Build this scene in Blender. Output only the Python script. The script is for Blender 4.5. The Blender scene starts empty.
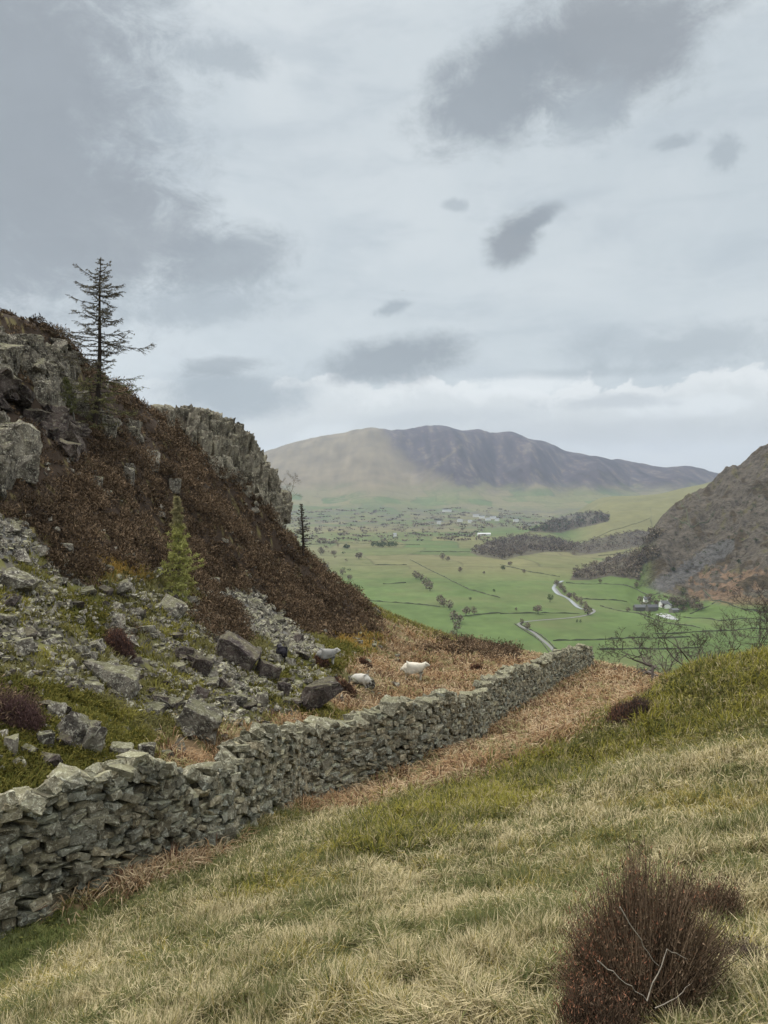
import bpy, bmesh, math, random
import numpy as np
from mathutils import Vector, Matrix

random.seed(11)
rng = np.random.default_rng(11)
R = math.radians
sc = bpy.context.scene
col = sc.collection

# ------------------------------------------------------------------ camera
F = 770.0
PITCH = R(-1.5)
cd = bpy.data.cameras.new("camera")
cam = bpy.data.objects.new("camera", cd)
col.objects.link(cam)
cd.sensor_fit = 'HORIZONTAL'
cd.sensor_width = 24.0
cd.lens = 24.0 * F / 768.0
cd.clip_start = 0.05
cd.clip_end = 60000
cam.location = (0, 0, 0)
cam.rotation_euler = (math.pi / 2 + PITCH, 0, 0)
sc.camera = cam

# ------------------------------------------------------------------ colour management
sc.view_settings.view_transform = 'Standard'
sc.view_settings.look = 'None'
sc.view_settings.exposure = 0.50
sc.view_settings.gamma = 1.0
sc.view_settings.use_curve_mapping = False
sc.cycles.max_bounces = 5
sc.cycles.diffuse_bounces = 3
sc.cycles.glossy_bounces = 2
sc.cycles.volume_bounces = 1
sc.cycles.transparent_max_bounces = 6
sc.cycles.use_denoising = True

# ------------------------------------------------------------------ sun (soft, overcast)
SUN_EL, SUN_AZ = R(48), R(-60)         # azimuth measured from +Y towards +X
sd = bpy.data.lights.new("sun", 'SUN')
sd.energy = 1.5
sd.angle = R(14)
sd.color = (1.0, 0.95, 0.88)
sun = bpy.data.objects.new("sun", sd)
col.objects.link(sun)
to_sun = Vector((math.sin(SUN_AZ) * math.cos(SUN_EL), math.cos(SUN_AZ) * math.cos(SUN_EL), math.sin(SUN_EL)))
sun.rotation_euler = to_sun.to_track_quat('Z', 'Y').to_euler()

# ------------------------------------------------------------------ world: Nishita sky behind procedural cloud
world = bpy.data.worlds.new("World")
sc.world = world
world.use_nodes = True
wt = world.node_tree
wt.nodes.clear()


class G:
    """tiny node-graph helper"""
    def __init__(self, nt):
        self.nt = nt

    def n(self, typ, **kw):
        nd = self.nt.nodes.new(typ)
        for k, v in kw.items():
            setattr(nd, k, v)
        return nd

    def put(self, sock, v):
        if v is None:
            return
        if isinstance(v, bpy.types.NodeSocket):
            self.nt.links.new(v, sock)
        else:
            sock.default_value = v

    def m(self, op, a, b=None, c=None, clamp=False):
        nd = self.n('ShaderNodeMath', operation=op, use_clamp=clamp)
        self.put(nd.inputs[0], a)
        if b is not None:
            self.put(nd.inputs[1], b)
        if c is not None:
            self.put(nd.inputs[2], c)
        return nd.outputs[0]

    def smooth(self, v, a, b):
        nd = self.n('ShaderNodeMapRange', interpolation_type='SMOOTHSTEP')
        self.put(nd.inputs['Value'], v)
        nd.inputs['From Min'].default_value = a
        nd.inputs['From Max'].default_value = b
        return nd.outputs[0]

    def mix(self, f, a, b, blend='MIX'):
        nd = self.n('ShaderNodeMix', data_type='RGBA', blend_type=blend)
        self.put(nd.inputs[0], f)
        for s, v in ((nd.inputs[6], a), (nd.inputs[7], b)):
            if isinstance(v, bpy.types.NodeSocket):
                self.nt.links.new(v, s)
            else:
                s.default_value = (v[0], v[1], v[2], 1)
        return nd.outputs[2]

    def noise(self, vec, scale, detail=4, rough=0.55, dist=0.0):
        nd = self.n('ShaderNodeTexNoise')
        self.put(nd.inputs['Vector'], vec)
        nd.inputs['Scale'].default_value = scale
        nd.inputs['Detail'].default_value = detail
        nd.inputs['Roughness'].default_value = rough
        nd.inputs['Distortion'].default_value = dist
        return nd.outputs[0]

    def comb(self, x, y, z=0.0):
        nd = self.n('ShaderNodeCombineXYZ')
        self.put(nd.inputs[0], x); self.put(nd.inputs[1], y); self.put(nd.inputs[2], z)
        return nd.outputs[0]


g = G(wt)
tc = g.n('ShaderNodeTexCoord')
sep = g.n('ShaderNodeSeparateXYZ')
wt.links.new(tc.outputs['Generated'], sep.inputs[0])
az = g.m('ARCTAN2', sep.outputs[0], sep.outputs[1])
el = g.m('ARCSINE', sep.outputs[2])
p2 = g.comb(az, g.m('MULTIPLY', el, 1.7), 0.0)
nbig = g.noise(p2, 2.2, 6, 0.58, 0.4)
nmid = g.noise(g.comb(az, g.m('MULTIPLY', el, 1.5), 3.0), 7.0, 8, 0.62, 0.3)
nfin = g.noise(g.comb(az, g.m('MULTIPLY', el, 1.4), 9.0), 22.0, 6, 0.6, 0.2)


def dirs(px, py):
    u, v = (px - 384) / F, (512 - py) / F
    x = u
    y = math.cos(PITCH) - v * math.sin(PITCH)
    z = math.sin(PITCH) + v * math.cos(PITCH)
    return math.atan2(x, y), math.atan2(z, math.hypot(x, y))


# smooth base of the overcast: brighter above the frame, as a real overcast is
nwisp = g.noise(g.comb(az, g.m('MULTIPLY', el, 3.2), 5.0), 5.0, 9, 0.62, 0.4)
base = g.mix(g.smooth(nbig, 0.38, 0.62), (0.465, 0.512, 0.535), (0.53, 0.57, 0.585))
base = g.mix(g.m('MULTIPLY', g.smooth(nwisp, 0.45, 0.68), 0.45), base, (0.375, 0.42, 0.455))
base = g.mix(g.m('MULTIPLY', g.smooth(nfin, 0.5, 0.72), 0.16), base, (0.56, 0.60, 0.62))
nfr = g.noise(g.comb(az, g.m('MULTIPLY', el, 1.6), 12.0), 15.0, 10, 0.70, 0.35)
warp = g.m('ADD', g.m('MULTIPLY', g.m('SUBTRACT', nmid, 0.5), 2.6), g.m('MULTIPLY', g.m('SUBTRACT', nfr, 0.5), 3.0))


def blob(px, py, wx, wy, rot=0.0, soft=(0.0, 0.55), k=1.0):
    """0..1 mask of one cloud lying in a direction of the sky"""
    a0, e0 = dirs(px, py)
    dx = g.m('SUBTRACT', az, a0)
    dy = g.m('SUBTRACT', el, e0)
    c, s = math.cos(rot), math.sin(rot)
    u = g.m('ADD', g.m('MULTIPLY', dx, c * F / wx), g.m('MULTIPLY', dy, s * F / wx))
    v = g.m('ADD', g.m('MULTIPLY', dx, -s * F / wy), g.m('MULTIPLY', dy, c * F / wy))
    d = g.m('SQRT', g.m('ADD', g.m('MULTIPLY', u, u), g.m('MULTIPLY', v, v)))
    val = g.m('ADD', g.m('SUBTRACT', 1.0, d), g.m('MULTIPLY', warp, k))
    return g.smooth(val, soft[0] - 0.05, soft[1] + 0.22)


def over(c, mask, colr, amt=1.0):
    return g.mix(g.m('MULTIPLY', mask, amt), c, colr)


tex = g.m('ADD', 0.86, g.m('MULTIPLY', nmid, 0.28))
def shade(col_):
    vm = g.n('ShaderNodeVectorMath', operation='SCALE')
    vm.inputs[0].default_value = col_
    g.put(vm.inputs['Scale'], tex)
    return vm.outputs[0]


DK, DK2, MD = shade((0.25, 0.272, 0.29)), shade((0.25, 0.278, 0.30)), shade((0.305, 0.343, 0.37))
c = base
c = over(c, blob(60, 350, 260, 45, 0.0, (-0.2, 0.8), 0.5), shade((0.56, 0.60, 0.62)), 0.6)
c = over(c, blob(0, 295, 40, 26, 0.0, (0.0, 0.4), 0.6), (0.68, 0.72, 0.735), 0.9)
c = over(c, blob(0, 120, 185, 215, 0.0, (-0.1, 0.45), 0.45), DK2, 0.95)
c = over(c, blob(30, 90, 120, 130, 0.0, (-0.1, 0.6), 0.4), DK, 0.6)
c = over(c, blob(80, 225, 145, 66, -0.12, (-0.1, 0.4), 0.45), DK, 0.8)
c = over(c, blob(222, 262, 80, 32, 0.25, (-0.1, 0.4), 0.5), DK2, 0.75)
c = over(c, blob(190, 305, 120, 26, 0.1, (-0.1, 0.5), 0.7), MD, 0.7)
c = over(c, blob(215, 58, 62, 17, 0.0, (-0.1, 0.5), 0.7), MD, 0.7)
c = over(c, blob(165, 130, 26, 14, 0.0, (-0.1, 0.4), 0.7), MD, 0.5)
# white cumulus bank low over the fells, its top edge puffed
nf2 = g.noise(g.comb(az, g.m('MULTIPLY', el, 1.2), 2.0), 30.0, 5, 0.55, 0.3)
bank_top = g.m('ADD', dirs(384, 384)[1], g.m('MULTIPLY', g.m('SUBTRACT', nmid, 0.5), 0.12))
bank_top = g.m('ADD', bank_top, g.m('MULTIPLY', g.m('SUBTRACT', nf2, 0.5), 0.05))
bank_d = g.m('SUBTRACT', bank_top, el)
side = g.m('ADD', 0.0, g.m('MULTIPLY', g.smooth(az, -0.42, -0.05), 1.0))
c = over(c, g.m('MULTIPLY', g.smooth(bank_d, -0.003, 0.006), side), shade((0.555, 0.58, 0.585)), 0.9)
rim = g.m('MULTIPLY', g.smooth(bank_d, -0.003, 0.004), g.m('SUBTRACT', 1.0, g.smooth(bank_d, 0.008, 0.034)))
c = over(c, g.m('MULTIPLY', g.m('MULTIPLY', rim, side), g.smooth(nbig, 0.30, 0.52)), (0.68, 0.70, 0.70), 0.85)
c = over(c, blob(520, 386, 70, 15, 0.0, (0.0, 0.3), 0.6), (0.68, 0.705, 0.71), 0.85)
c = over(c, blob(680, 408, 90, 12, 0.0, (0.0, 0.3), 0.6), (0.64, 0.67, 0.68), 0.8)
c = over(c, blob(600, 402, 70, 9, 0.0, (-0.1, 0.4), 0.7), shade((0.45, 0.48, 0.50)), 0.8)
c = over(c, blob(230, 396, 84, 30, 0.0, (-0.1, 0.4), 0.4), MD, 0.95)
c = over(c, blob(225, 366, 50, 10, 0.1, (-0.1, 0.4), 0.6), DK2, 0.7)
c = over(c, blob(640, 432, 240, 17, 0.0, (-0.2, 0.6), 0.6), shade((0.45, 0.475, 0.49)), 0.75)
c = over(c, blob(420, 420, 120, 10, 0.05, (-0.2, 0.6), 0.6), shade((0.44, 0.47, 0.49)), 0.7)
c = over(c, blob(310, 440, 60, 14, 0.3, (-0.2, 0.4), 0.6), (0.62, 0.655, 0.665), 0.6)
c = over(c, blob(402, 358, 84, 25, 0.1, (-0.15, 0.4), 0.45), DK2, 0.92)
c = over(c, blob(690, 345, 130, 24, 0.0, (-0.2, 0.6), 0.7), MD, 0.6)
c = over(c, blob(600, 372, 120, 7, 0.0, (-0.2, 0.6), 0.6), MD, 0.5)
c = over(c, blob(600, 42, 112, 62, 0.0, (-0.1, 0.4), 0.42), DK, 0.95)
c = over(c, blob(500, 84, 92, 52, 0.25, (-0.1, 0.4), 0.42), DK2, 0.92)
c = over(c, blob(585, 112, 45, 36, 0.0, (-0.1, 0.5), 0.7), MD, 0.75)
c = over(c, blob(512, 238, 36, 25, 0.45, (-0.1, 0.3), 0.38), DK, 0.95)
c = over(c, blob(532, 222, 30, 11, 0.4, (-0.1, 0.3), 0.4), DK2, 0.9)
c = over(c, blob(393, 308, 28, 10, 0.25, (-0.1, 0.35), 0.7), MD, 0.8)
c = over(c, blob(675, 142, 26, 8, 0.0, (-0.1, 0.4), 0.8), MD, 0.7)
c = over(c, blob(722, 150, 18, 18, -0.5, (-0.1, 0.4), 0.8), MD, 0.7)
c = over(c, blob(456, 205, 14, 7, 0.0, (-0.1, 0.4), 0.7), MD, 0.6)
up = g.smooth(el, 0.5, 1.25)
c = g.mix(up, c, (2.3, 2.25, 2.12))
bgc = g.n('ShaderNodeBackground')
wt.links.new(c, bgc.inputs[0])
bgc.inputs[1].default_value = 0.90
sky = g.n('ShaderNodeTexSky', sky_type='NISHITA')
sky.sun_disc = False
sky.sun_elevation = SUN_EL
sky.sun_rotation = SUN_AZ
sky.air_density = 1.2
sky.dust_density = 1.5
bgs = g.n('ShaderNodeBackground')
wt.links.new(sky.outputs[0], bgs.inputs[0])
bgs.inputs[1].default_value = 0.08
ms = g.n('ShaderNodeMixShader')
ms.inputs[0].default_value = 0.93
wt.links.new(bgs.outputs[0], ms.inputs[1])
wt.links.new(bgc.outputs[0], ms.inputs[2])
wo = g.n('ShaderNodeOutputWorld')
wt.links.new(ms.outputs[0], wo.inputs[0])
world.cycles.sampling_method = 'MANUAL'
world.cycles.sample_map_resolution = 512


# ================================================================== helpers
def at(px, py, D):
    px, py, D = np.broadcast_arrays(np.asarray(px, float), np.asarray(py, float), np.asarray(D, float))
    u, v = (px - 384) / F, (512 - py) / F
    y = math.cos(PITCH) - v * math.sin(PITCH)
    z = math.sin(PITCH) + v * math.cos(PITCH)
    return np.stack([u / y * D, D, z / y * D], -1)


def proj(P):
    P = np.asarray(P, float)
    cp, sp = math.cos(PITCH), math.sin(PITCH)
    f = P[..., 1] * cp + P[..., 2] * sp
    u = -P[..., 1] * sp + P[..., 2] * cp
    ok = f > 0.05
    f = np.where(ok, f, 1e9)
    return np.where(ok, 384 + F * P[..., 0] / f, -9999), np.where(ok, 512 - F * u / f, 9999)


_perm = np.random.default_rng(5).permutation(256)
_perm = np.concatenate([_perm, _perm, _perm])
_ang = np.random.default_rng(6).random(256) * 2 * np.pi
_gx, _gy = np.cos(_ang), np.sin(_ang)


def pn(x, y, seed=0):
    x = np.asarray(x, float) + seed * 17.13
    y = np.asarray(y, float) + seed * 31.7
    xi, yi = np.floor(x).astype(int), np.floor(y).astype(int)
    xf, yf = x - xi, y - yi

    def gr(ix, iy, dx, dy):
        h = _perm[(_perm[ix & 255] + iy) & 255]
        return _gx[h] * dx + _gy[h] * dy
    u = xf * xf * xf * (xf * (xf * 6 - 15) + 10)
    v = yf * yf * yf * (yf * (yf * 6 - 15) + 10)
    a = gr(xi, yi, xf, yf); b = gr(xi + 1, yi, xf - 1, yf)
    c_ = gr(xi, yi + 1, xf, yf - 1); d = gr(xi + 1, yi + 1, xf - 1, yf - 1)
    return 1.5 * ((a * (1 - u) + b * u) * (1 - v) + (c_ * (1 - u) + d * u) * v)


def fbm(x, y, octs=4, seed=0, gain=0.5):
    s, a, t = 0.0, 1.0, 0.0
    for i in range(octs):
        s = s + a * pn(x * 2 ** i, y * 2 ** i, seed + i)
        t += a
        a *= gain
    return s / t


def ridge(x, y, octs=4, seed=0):
    s, a, t = 0.0, 1.0, 0.0
    for i in range(octs):
        s = s + a * (1 - 2 * np.abs(pn(x * 2 ** i, y * 2 ** i, seed + i)))
        t += a
        a *= 0.5
    return s / t


def sstep(x, a, b):
    t = np.clip((x - a) / (b - a), 0, 1)
    return t * t * (3 - 2 * t)


def inpoly(px, py, poly):
    px, py = np.asarray(px), np.asarray(py)
    ins = np.zeros(np.broadcast(px, py).shape, bool)
    n = len(poly)
    for i in range(n):
        x1, y1 = poly[i]
        x2, y2 = poly[(i + 1) % n]
        if y1 == y2:
            continue
        cnd = ((y1 > py) != (y2 > py)) & (px < (x2 - x1) * (py - y1) / (y2 - y1) + x1)
        ins ^= cnd
    return ins


class RBF:
    def __init__(self, pts, vals, cc, lam=1e-3):
        self.p = np.asarray(pts, float); self.c = cc
        v = np.asarray(vals, float); n = len(v)
        A = np.zeros((n + 3, n + 3))
        d = np.sqrt(((self.p[:, None] - self.p[None]) ** 2).sum(-1) + cc * cc)
        A[:n, :n] = -d - lam * np.eye(n)
        Pm = np.concatenate([np.ones((n, 1)), self.p], 1)
        A[:n, n:] = Pm; A[n:, :n] = Pm.T
        self.w = np.linalg.solve(A, np.concatenate([v, np.zeros(3)]))

    def __call__(self, x, y):
        x = np.asarray(x, float); sh = x.shape
        q = np.stack([x.ravel(), np.asarray(y, float).ravel()], 1)
        out = np.empty(len(q)); n = len(self.p)
        for i in range(0, len(q), 40000):
            s = q[i:i + 40000]
            d = np.sqrt(((s[:, None] - self.p[None]) ** 2).sum(-1) + self.c ** 2)
            out[i:i + 40000] = -d @ self.w[:n] + self.w[n] + s @ self.w[n + 1:]
        return out.reshape(sh)


# ================================================================== terrain
NEAR = [  # px, py, D : points read off the near hillside
 (384,1060,2.6),(384,1024,2.9),(384,900,6.3),(384,820,11),(200,1024,3.5),(200,900,8),(200,845,11.2),(0,1024,5),(0,935,8.3),
 (100,885,9.2),(300,800,16.3),(440,752,24),(520,704,33),(590,662,47),
 (500,1024,2.6),(500,900,5.5),(500,800,12),(500,750,17),(650,1024,2.5),(650,900,4.3),(650,800,8.6),(650,740,14),(600,720,20),
 (660,688,22),(700,668,19),(768,1024,2.45),(768,950,3.2),(768,850,5),(768,750,9),(768,672,14.5),(735,665,17),(768,661,17),(850,655,18),(950,650,20),
 (900,900,4),(900,760,9),(-150,1024,6.5),
 (560,712,26),(600,694,31),(640,676,44),(660,676,46),(600,668,46),
 # behind the wall
 (0,815,10.3),(100,790,12),(200,782,14.5),(330,722,22),(400,708,29),(480,675,42),(540,660,55),
 (0,700,13.5),(0,600,19),(0,500,25),(0,400,31),(0,321,37),(-150,330,34),(-150,500,22),(-150,700,12),(-200,850,8.5),(-350,800,8),(-350,450,20),
 (100,700,16.5),(100,600,23.5),(100,500,31),(100,430,37),(60,356,39),(130,412,43),(150,425,45),
 (200,700,20.5),(200,600,30),(200,500,42),(170,436,50),(200,455,52),(240,487,55),(274,530,60),
 (250,600,39),(250,550,51),(300,700,24.5),(300,650,33),(300,600,48),(303,558,74),(335,585,77),(365,607,80),
 (350,650,40),(350,615,68),(416,678,45),(400,640,68),(432,638,86),(480,650,66),(545,657,60),
]
pts, vals = [], []
for a in NEAR:
    p = at(*a); pts.append(p[:2]); vals.append(p[2])
for px, D, z in [  # hidden ground beyond the brows, and round the viewer
 (-150,60,3),(0,62,4),(100,66,0),(170,72,-1),(220,78,-5),(280,85,-14),(330,110,-26),(400,125,-36),(460,100,-27),(540,85,-20),(540,130,-42),
 (620,62,-15.5),(660,62,-17),(660,100,-34),(720,30,-8.2),(768,30,-8.0),(768,45,-13.5),(720,55,-16),(850,35,-8),(950,45,-12),(850,60,-18),(900,110,-40),
 (100,120,-22),(-100,120,-18),(-100,90,-3)]:
    pts.append(((px - 384) / F * D, D)); vals.append(z)
for x, y, z in [(0,0,-1.6),(0,-4,-1.3),(4,0,-1.35),(-4,0,-3.0),(-8,0,-5),(8,0,-1.2),(0,-15,-1),(-15,-15,-6),(15,-15,1),(25,0,-0.5),(-20,0,-6.5),(-35,0,0),(0,-60,0),(60,-60,3),(-60,-60,0),(70,30,-2),(-70,30,8)]:
    pts.append((x, y)); vals.append(z)
near_rbf = RBF(pts, vals, 0.6, 1e-3)

# far: tangent of elevation as a function of (azimuth px, 200*ln r)
BL = [(150,470),(200,464),(256,457),(290,446),(330,437.5),(378,431.5),(386,433.5),(400,434),(420,431.5),(447,430.5),(462,434),(480,434),(497,437),(512,435),(527,441),(545,445),(574,455),(590,458),(630,463),(690,468),(720,476),(760,484),(830,492)]
FAR = []
def fz(px, D, z): FAR.append((px, D, z))
def fp(px, py, D): FAR.append((px, D, float(at(px, py, D)[2])))
for px in (-50, 120, 240, 330, 420, 500, 560):
    for D in (450, 700, 1000, 1500, 2200, 3200, 4300):
        fz(px, D, -150)
for px in (600, 640):
    for D in (450, 700, 950): fz(px, D, -150)
for px in (700, 760, 840):
    for D in (450, 700, 880): fz(px, D, -149)
for px in (-50, 240, 384, 500, 620, 760, 850):
    fz(px, 110, -34); fz(px, 200, -75); fz(px, 300, -118)
for px, py in BL:
    fp(px, py, 8000)
    fp(px, py + 12, 9500)
    fz(px, 11500, -50)
for px in (150, 250, 330, 420, 500, 560, 640, 720, 800):
    fz(px, 5200, -118); fz(px, 5900, -60)
    k = np.interp(px, [b[0] for b in BL], [b[1] for b in BL])
    fp(px, 497 - (497 - k) * 0.35, 6700); fp(px, 497 - (497 - k) * 0.72, 7400)
# green hill behind the crag on the right
for a in [(575,545,2350),(610,556,1900),(640,560,1750),(600,528,2700),(640,520,2800),(560,520,3000),(600,508,3300),(640,500,3400),(680,490,3500),(722,481,3600),(800,470,3700),(570,530,2800),(690,520,2800),(740,510,2900)]:
    fp(*a)
for px in (600, 650, 700, 760, 830): fz(px, 4300, -40); fz(px, 4800, -95)
fz(600,1400,-148); fz(620,1500,-140); fz(650,1500,-130)
# crag on the right
for a in [(645,590,1150),(690,594,1120),(768,612,960),(840,620,930),(768,455,1320),(742,476,1320),(724,489,1300),(712,506,1290),(690,520,1270),(668,530,1250),(648,550,1230),
          (840,415,1350),(768,540,1120),(730,545,1180),(700,560,1190),(675,565,1190),(768,575,1040),(730,585,1090),(840,560,1050)]:
    fp(*a)
for px, z in ((640,-135),(680,-105),(720,-80),(768,-40),(840,20)): fz(px, 1600, z)
fp(-150,490,3000); fp(-150,470,4500); fp(-60,492,4500); fp(120,498,5000)
far_rbf = RBF([(p[0], 200 * math.log(p[1])) for p in FAR], [p[2] / p[1] for p in FAR], 14.0, 1e-4)
SP_X = [256,300,330,372,410,455,496,530,562,598,630,672,720]
SP_Z = [0,  -10, 10,-15,-60, 75,-70, 75,-60, 65, -35, 35, 0]


def near_detail(x, y, r):
    P = np.stack([x, y, near_rbf(x, y)], -1)
    px, py = proj(P)
    left = wallside(px, py)
    rock = sstep(r, 12, 18) * left
    tus = np.abs(fbm(x * 1.9, y * 1.9, 2, 15)) * -0.26 + 0.05
    d = (1 - left) * tus + 0.05 * fbm(x * 1.3, y * 1.3, 3, 3) + 0.12 * fbm(x * 0.35, y * 0.35, 2, 8) * sstep(r, 4, 10)
    d = d + rock * (0.38 * ridge(x * 0.22, y * 0.22, 4, 20) * sstep(r, 12, 30) + 0.16 * fbm(x * 1.1, y * 1.1, 3, 31))
    past = sstep(px, 340, 400) * left
    d = d * (1 - 0.75 * past)
    up = left * sstep(-py, -600, -400) * sstep(-px, -300, -240)
    return P[..., 2] + d + up * 0.7 * ridge(x * 0.16 + 3, y * 0.16, 4, 44)


WL = [(-400,1200),(0,935),(100,885),(200,842),(300,800),(440,752),(520,704),(590,662),(640,640),(700,600)]
def wallside(px, py):
    """1 on the crag side of the wall, 0 on the viewer's"""
    wy = np.interp(px, [a[0] for a in WL], [a[1] for a in WL])
    return sstep(wy - py, -4, 14)


def H(x, y):
    x = np.asarray(x, float); y = np.asarray(y, float)
    x, y = np.broadcast_arrays(x, y)
    sh = x.shape
    x = x.ravel(); y = y.ravel()
    r = np.hypot(x, y)
    z = np.zeros_like(x)
    nb = r < 175
    if nb.any():
        z[nb] = near_detail(x[nb], y[nb], r[nb])
    fb = r > 105
    if fb.any():
        xf, yf, rf = x[fb], y[fb], r[fb]
        D = np.maximum(yf, rf * 0.25)
        px = 384 + F * np.clip(xf / D, -0.9, 0.9)
        L = 200 * np.log(D)
        e = far_rbf(px, L)
        zf = e * D
        # texture of the fells
        k = sstep(D, 5600, 6600) * (1 - sstep(D, 8100, 9500))
        tcr = sstep(D, 6000, 6800) * (1 - sstep(D, 7300, 8000))
        zf = zf + tcr * np.interp(px, SP_X, SP_Z) * 1.0
        zf = zf + k * (46 * ridge(xf / 620 + 0.4 * fbm(xf / 900, yf / 900, 2, 61), yf / 1300, 5, 60)) * (1 - sstep(D, 7500, 8000) * 0.85) * (0.3 + 0.7 * sstep(px, 370, 420))
        zf = zf + sstep(D, 7300, 7800) * (1 - sstep(D, 8400, 9000)) * 26 * ridge(xf / 330, yf / 2500, 4, 63)
        kc = sstep(px, 635, 680) * sstep(D, 930, 1050) * (1 - sstep(D, 1500, 1700))
        zf = zf + kc * (20 * ridge(xf / 110, yf / 170, 5, 70) + 11 * ridge(xf / 32, yf / 40, 4, 75))
        kg = sstep(D, 1800, 2400) * (1 - sstep(D, 4000, 4800)) * sstep(px, 550, 620)
        zf = zf + kg * 14 * fbm(xf / 350, yf / 350, 3, 80)
        zf = zf + sstep(D, 300, 700) * (1 - sstep(D, 4200, 5200)) * 2.0 * fbm(xf / 160, yf / 160, 3, 90) * (1 - kc)
        w = sstep(rf, 110, 170)
        zf = zf * w + np.where(rf < 175, z[fb], 0) * (1 - w)
        z[fb] = zf
    return z.reshape(sh)


def H1(x, y):
    return float(H(np.array([x]), np.array([y]))[0])


_steps = np.exp(np.linspace(math.log(1.8), math.log(9200), 900))
def hits(pxs, pys, dmin=1.8, dmax=9200):
    """first meeting of each picture ray with the ground"""
    st = _steps[(_steps >= dmin) & (_steps <= dmax)]
    pxs = np.atleast_1d(np.asarray(pxs, float)); pys = np.atleast_1d(np.asarray(pys, float))
    out = np.full((len(pxs), 3), np.nan)
    for i in range(0, len(pxs), 300):
        P = at(pxs[i:i + 300, None], pys[i:i + 300, None], st[None])
        hz = H(P[..., 0], P[..., 1])
        below = P[..., 2] <= hz
        j = np.argmax(below, 1)
        ok = below.any(1) & (j > 0)
        for q in np.nonzero(ok)[0]:
            jj = j[q]
            d0 = P[q, jj - 1, 2] - hz[q, jj - 1]; d1 = P[q, jj, 2] - hz[q, jj]
            t = d0 / (d0 - d1 + 1e-9)
            o = P[q, jj - 1] * (1 - t) + P[q, jj] * t
            out[i + q] = o
    return out


def hit(px, py, dmin=1.8, dmax=9200):
    o = hits([px], [py], dmin, dmax)[0]
    return None if np.isnan(o[0]) else o


# ------------------------------------------------------------------ mesh + object helpers
def mesh_np(name, V, faces, cols=None, smooth=False):
    """faces: list of int arrays (n,3) or (n,4)"""
    me = bpy.data.meshes.new(name)
    V = np.ascontiguousarray(V, np.float32)
    me.vertices.add(len(V)); me.vertices.foreach_set('co', V.ravel())
    idx = np.concatenate([f.ravel() for f in faces]).astype(np.int32)
    cnt = np.concatenate([np.full(len(f), f.shape[1], np.int32) for f in faces])
    me.loops.add(len(idx)); me.loops.foreach_set('vertex_index', idx)
    me.polygons.add(len(cnt))
    st = np.concatenate([[0], np.cumsum(cnt)[:-1]]).astype(np.int32)
    me.polygons.foreach_set('loop_start', st)
    me.polygons.foreach_set('loop_total', cnt)
    me.polygons.foreach_set('use_smooth', np.full(len(cnt), smooth, bool))
    if cols is not None:
        ca = me.color_attributes.new('Col', 'FLOAT_COLOR', 'POINT')
        c4 = np.ones((len(V), 4), np.float32); c4[:, :3] = cols
        ca.data.foreach_set('color', c4.ravel())
    me.update(calc_edges=True)
    return me


def link(name, me, mat=None, parent=None, loc=None):
    o = bpy.data.objects.new(name, me)
    if mat is not None and me is not None and not me.materials:
        me.materials.append(mat)
    if loc is not None:
        o.location = loc
    col.objects.link(o)
    if parent is not None:
        o.parent = parent
    return o


def tag(o, label=None, cat=None, group=None, kind=None):
    for k, v in (('label', label), ('category', cat), ('group', group), ('kind', kind)):
        if v:
            o[k] = v
    return o


class MB:
    """collects vertices, triangles and colours"""
    def __init__(self):
        self.V, self.T, self.C, self.n = [], [], [], 0

    def add(self, V, T, C=(0.5, 0.5, 0.5)):
        V = np.asarray(V, float)
        self.V.append(V); self.T.append(np.asarray(T) + self.n)
        self.C.append(np.broadcast_to(np.asarray(C, float), (len(V), 3)))
        self.n += len(V)

    def tube(self, pts, rad, sides=5, C=(0.1, 0.08, 0.06)):
        pts = np.asarray(pts, float); n = len(pts)
        rad = np.broadcast_to(np.asarray(rad, float), (n,))
        tan = np.gradient(pts, axis=0)
        tan /= np.linalg.norm(tan, axis=1)[:, None] + 1e-9
        ref = np.array([0.31, 0.52, 0.79])
        a = np.cross(tan, ref); a /= np.linalg.norm(a, axis=1)[:, None] + 1e-9
        b = np.cross(tan, a)
        th = np.arange(sides) / sides * 2 * np.pi
        V = pts[:, None] + rad[:, None, None] * (a[:, None] * np.cos(th)[None, :, None] + b[:, None] * np.sin(th)[None, :, None])
        V = V.reshape(-1, 3)
        T = []
        for i in range(n - 1):
            for k in range(sides):
                q = i * sides + k; w = i * sides + (k + 1) % sides
                T += [(q, w, w + sides), (q, w + sides, q + sides)]
        for k in range(1, sides - 1):
            T.append((0, k, k + 1)); T.append(((n - 1) * sides, (n - 1) * sides + k + 1, (n - 1) * sides + k))
        self.add(V, T, C)

    def box(self, c, s, rz=0, C=(0.5, 0.5, 0.5)):
        V = np.array([(x, y, z) for x in (-.5, .5) for y in (-.5, .5) for z in (-.5, .5)]) * np.asarray(s, float)
        cr, sr = math.cos(rz), math.sin(rz)
        V = np.stack([V[:, 0] * cr - V[:, 1] * sr, V[:, 0] * sr + V[:, 1] * cr, V[:, 2]], 1) + np.asarray(c, float)
        T = [(0,1,3),(0,3,2),(4,6,7),(4,7,5),(0,4,5),(0,5,1),(2,3,7),(2,7,6),(0,2,6),(0,6,4),(1,5,7),(1,7,3)]
        self.add(V, T, C)

    def mesh(self, name, smooth=False):
        return mesh_np(name, np.concatenate(self.V), [np.concatenate(self.T)], np.concatenate(self.C), smooth)

    def build(self, name, mat, parent=None, loc=None, smooth=False):
        return link(name, self.mesh(name, smooth), mat, parent, loc)


# ------------------------------------------------------------------ materials
def new_mat(name):
    m = bpy.data.materials.new(name)
    m.use_nodes = True
    nt = m.node_tree
    b = nt.nodes['Principled BSDF']
    b.inputs['Specular IOR Level'].default_value = 0.15
    b.inputs['Roughness'].default_value = 0.9
    return m, G(nt), b


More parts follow.
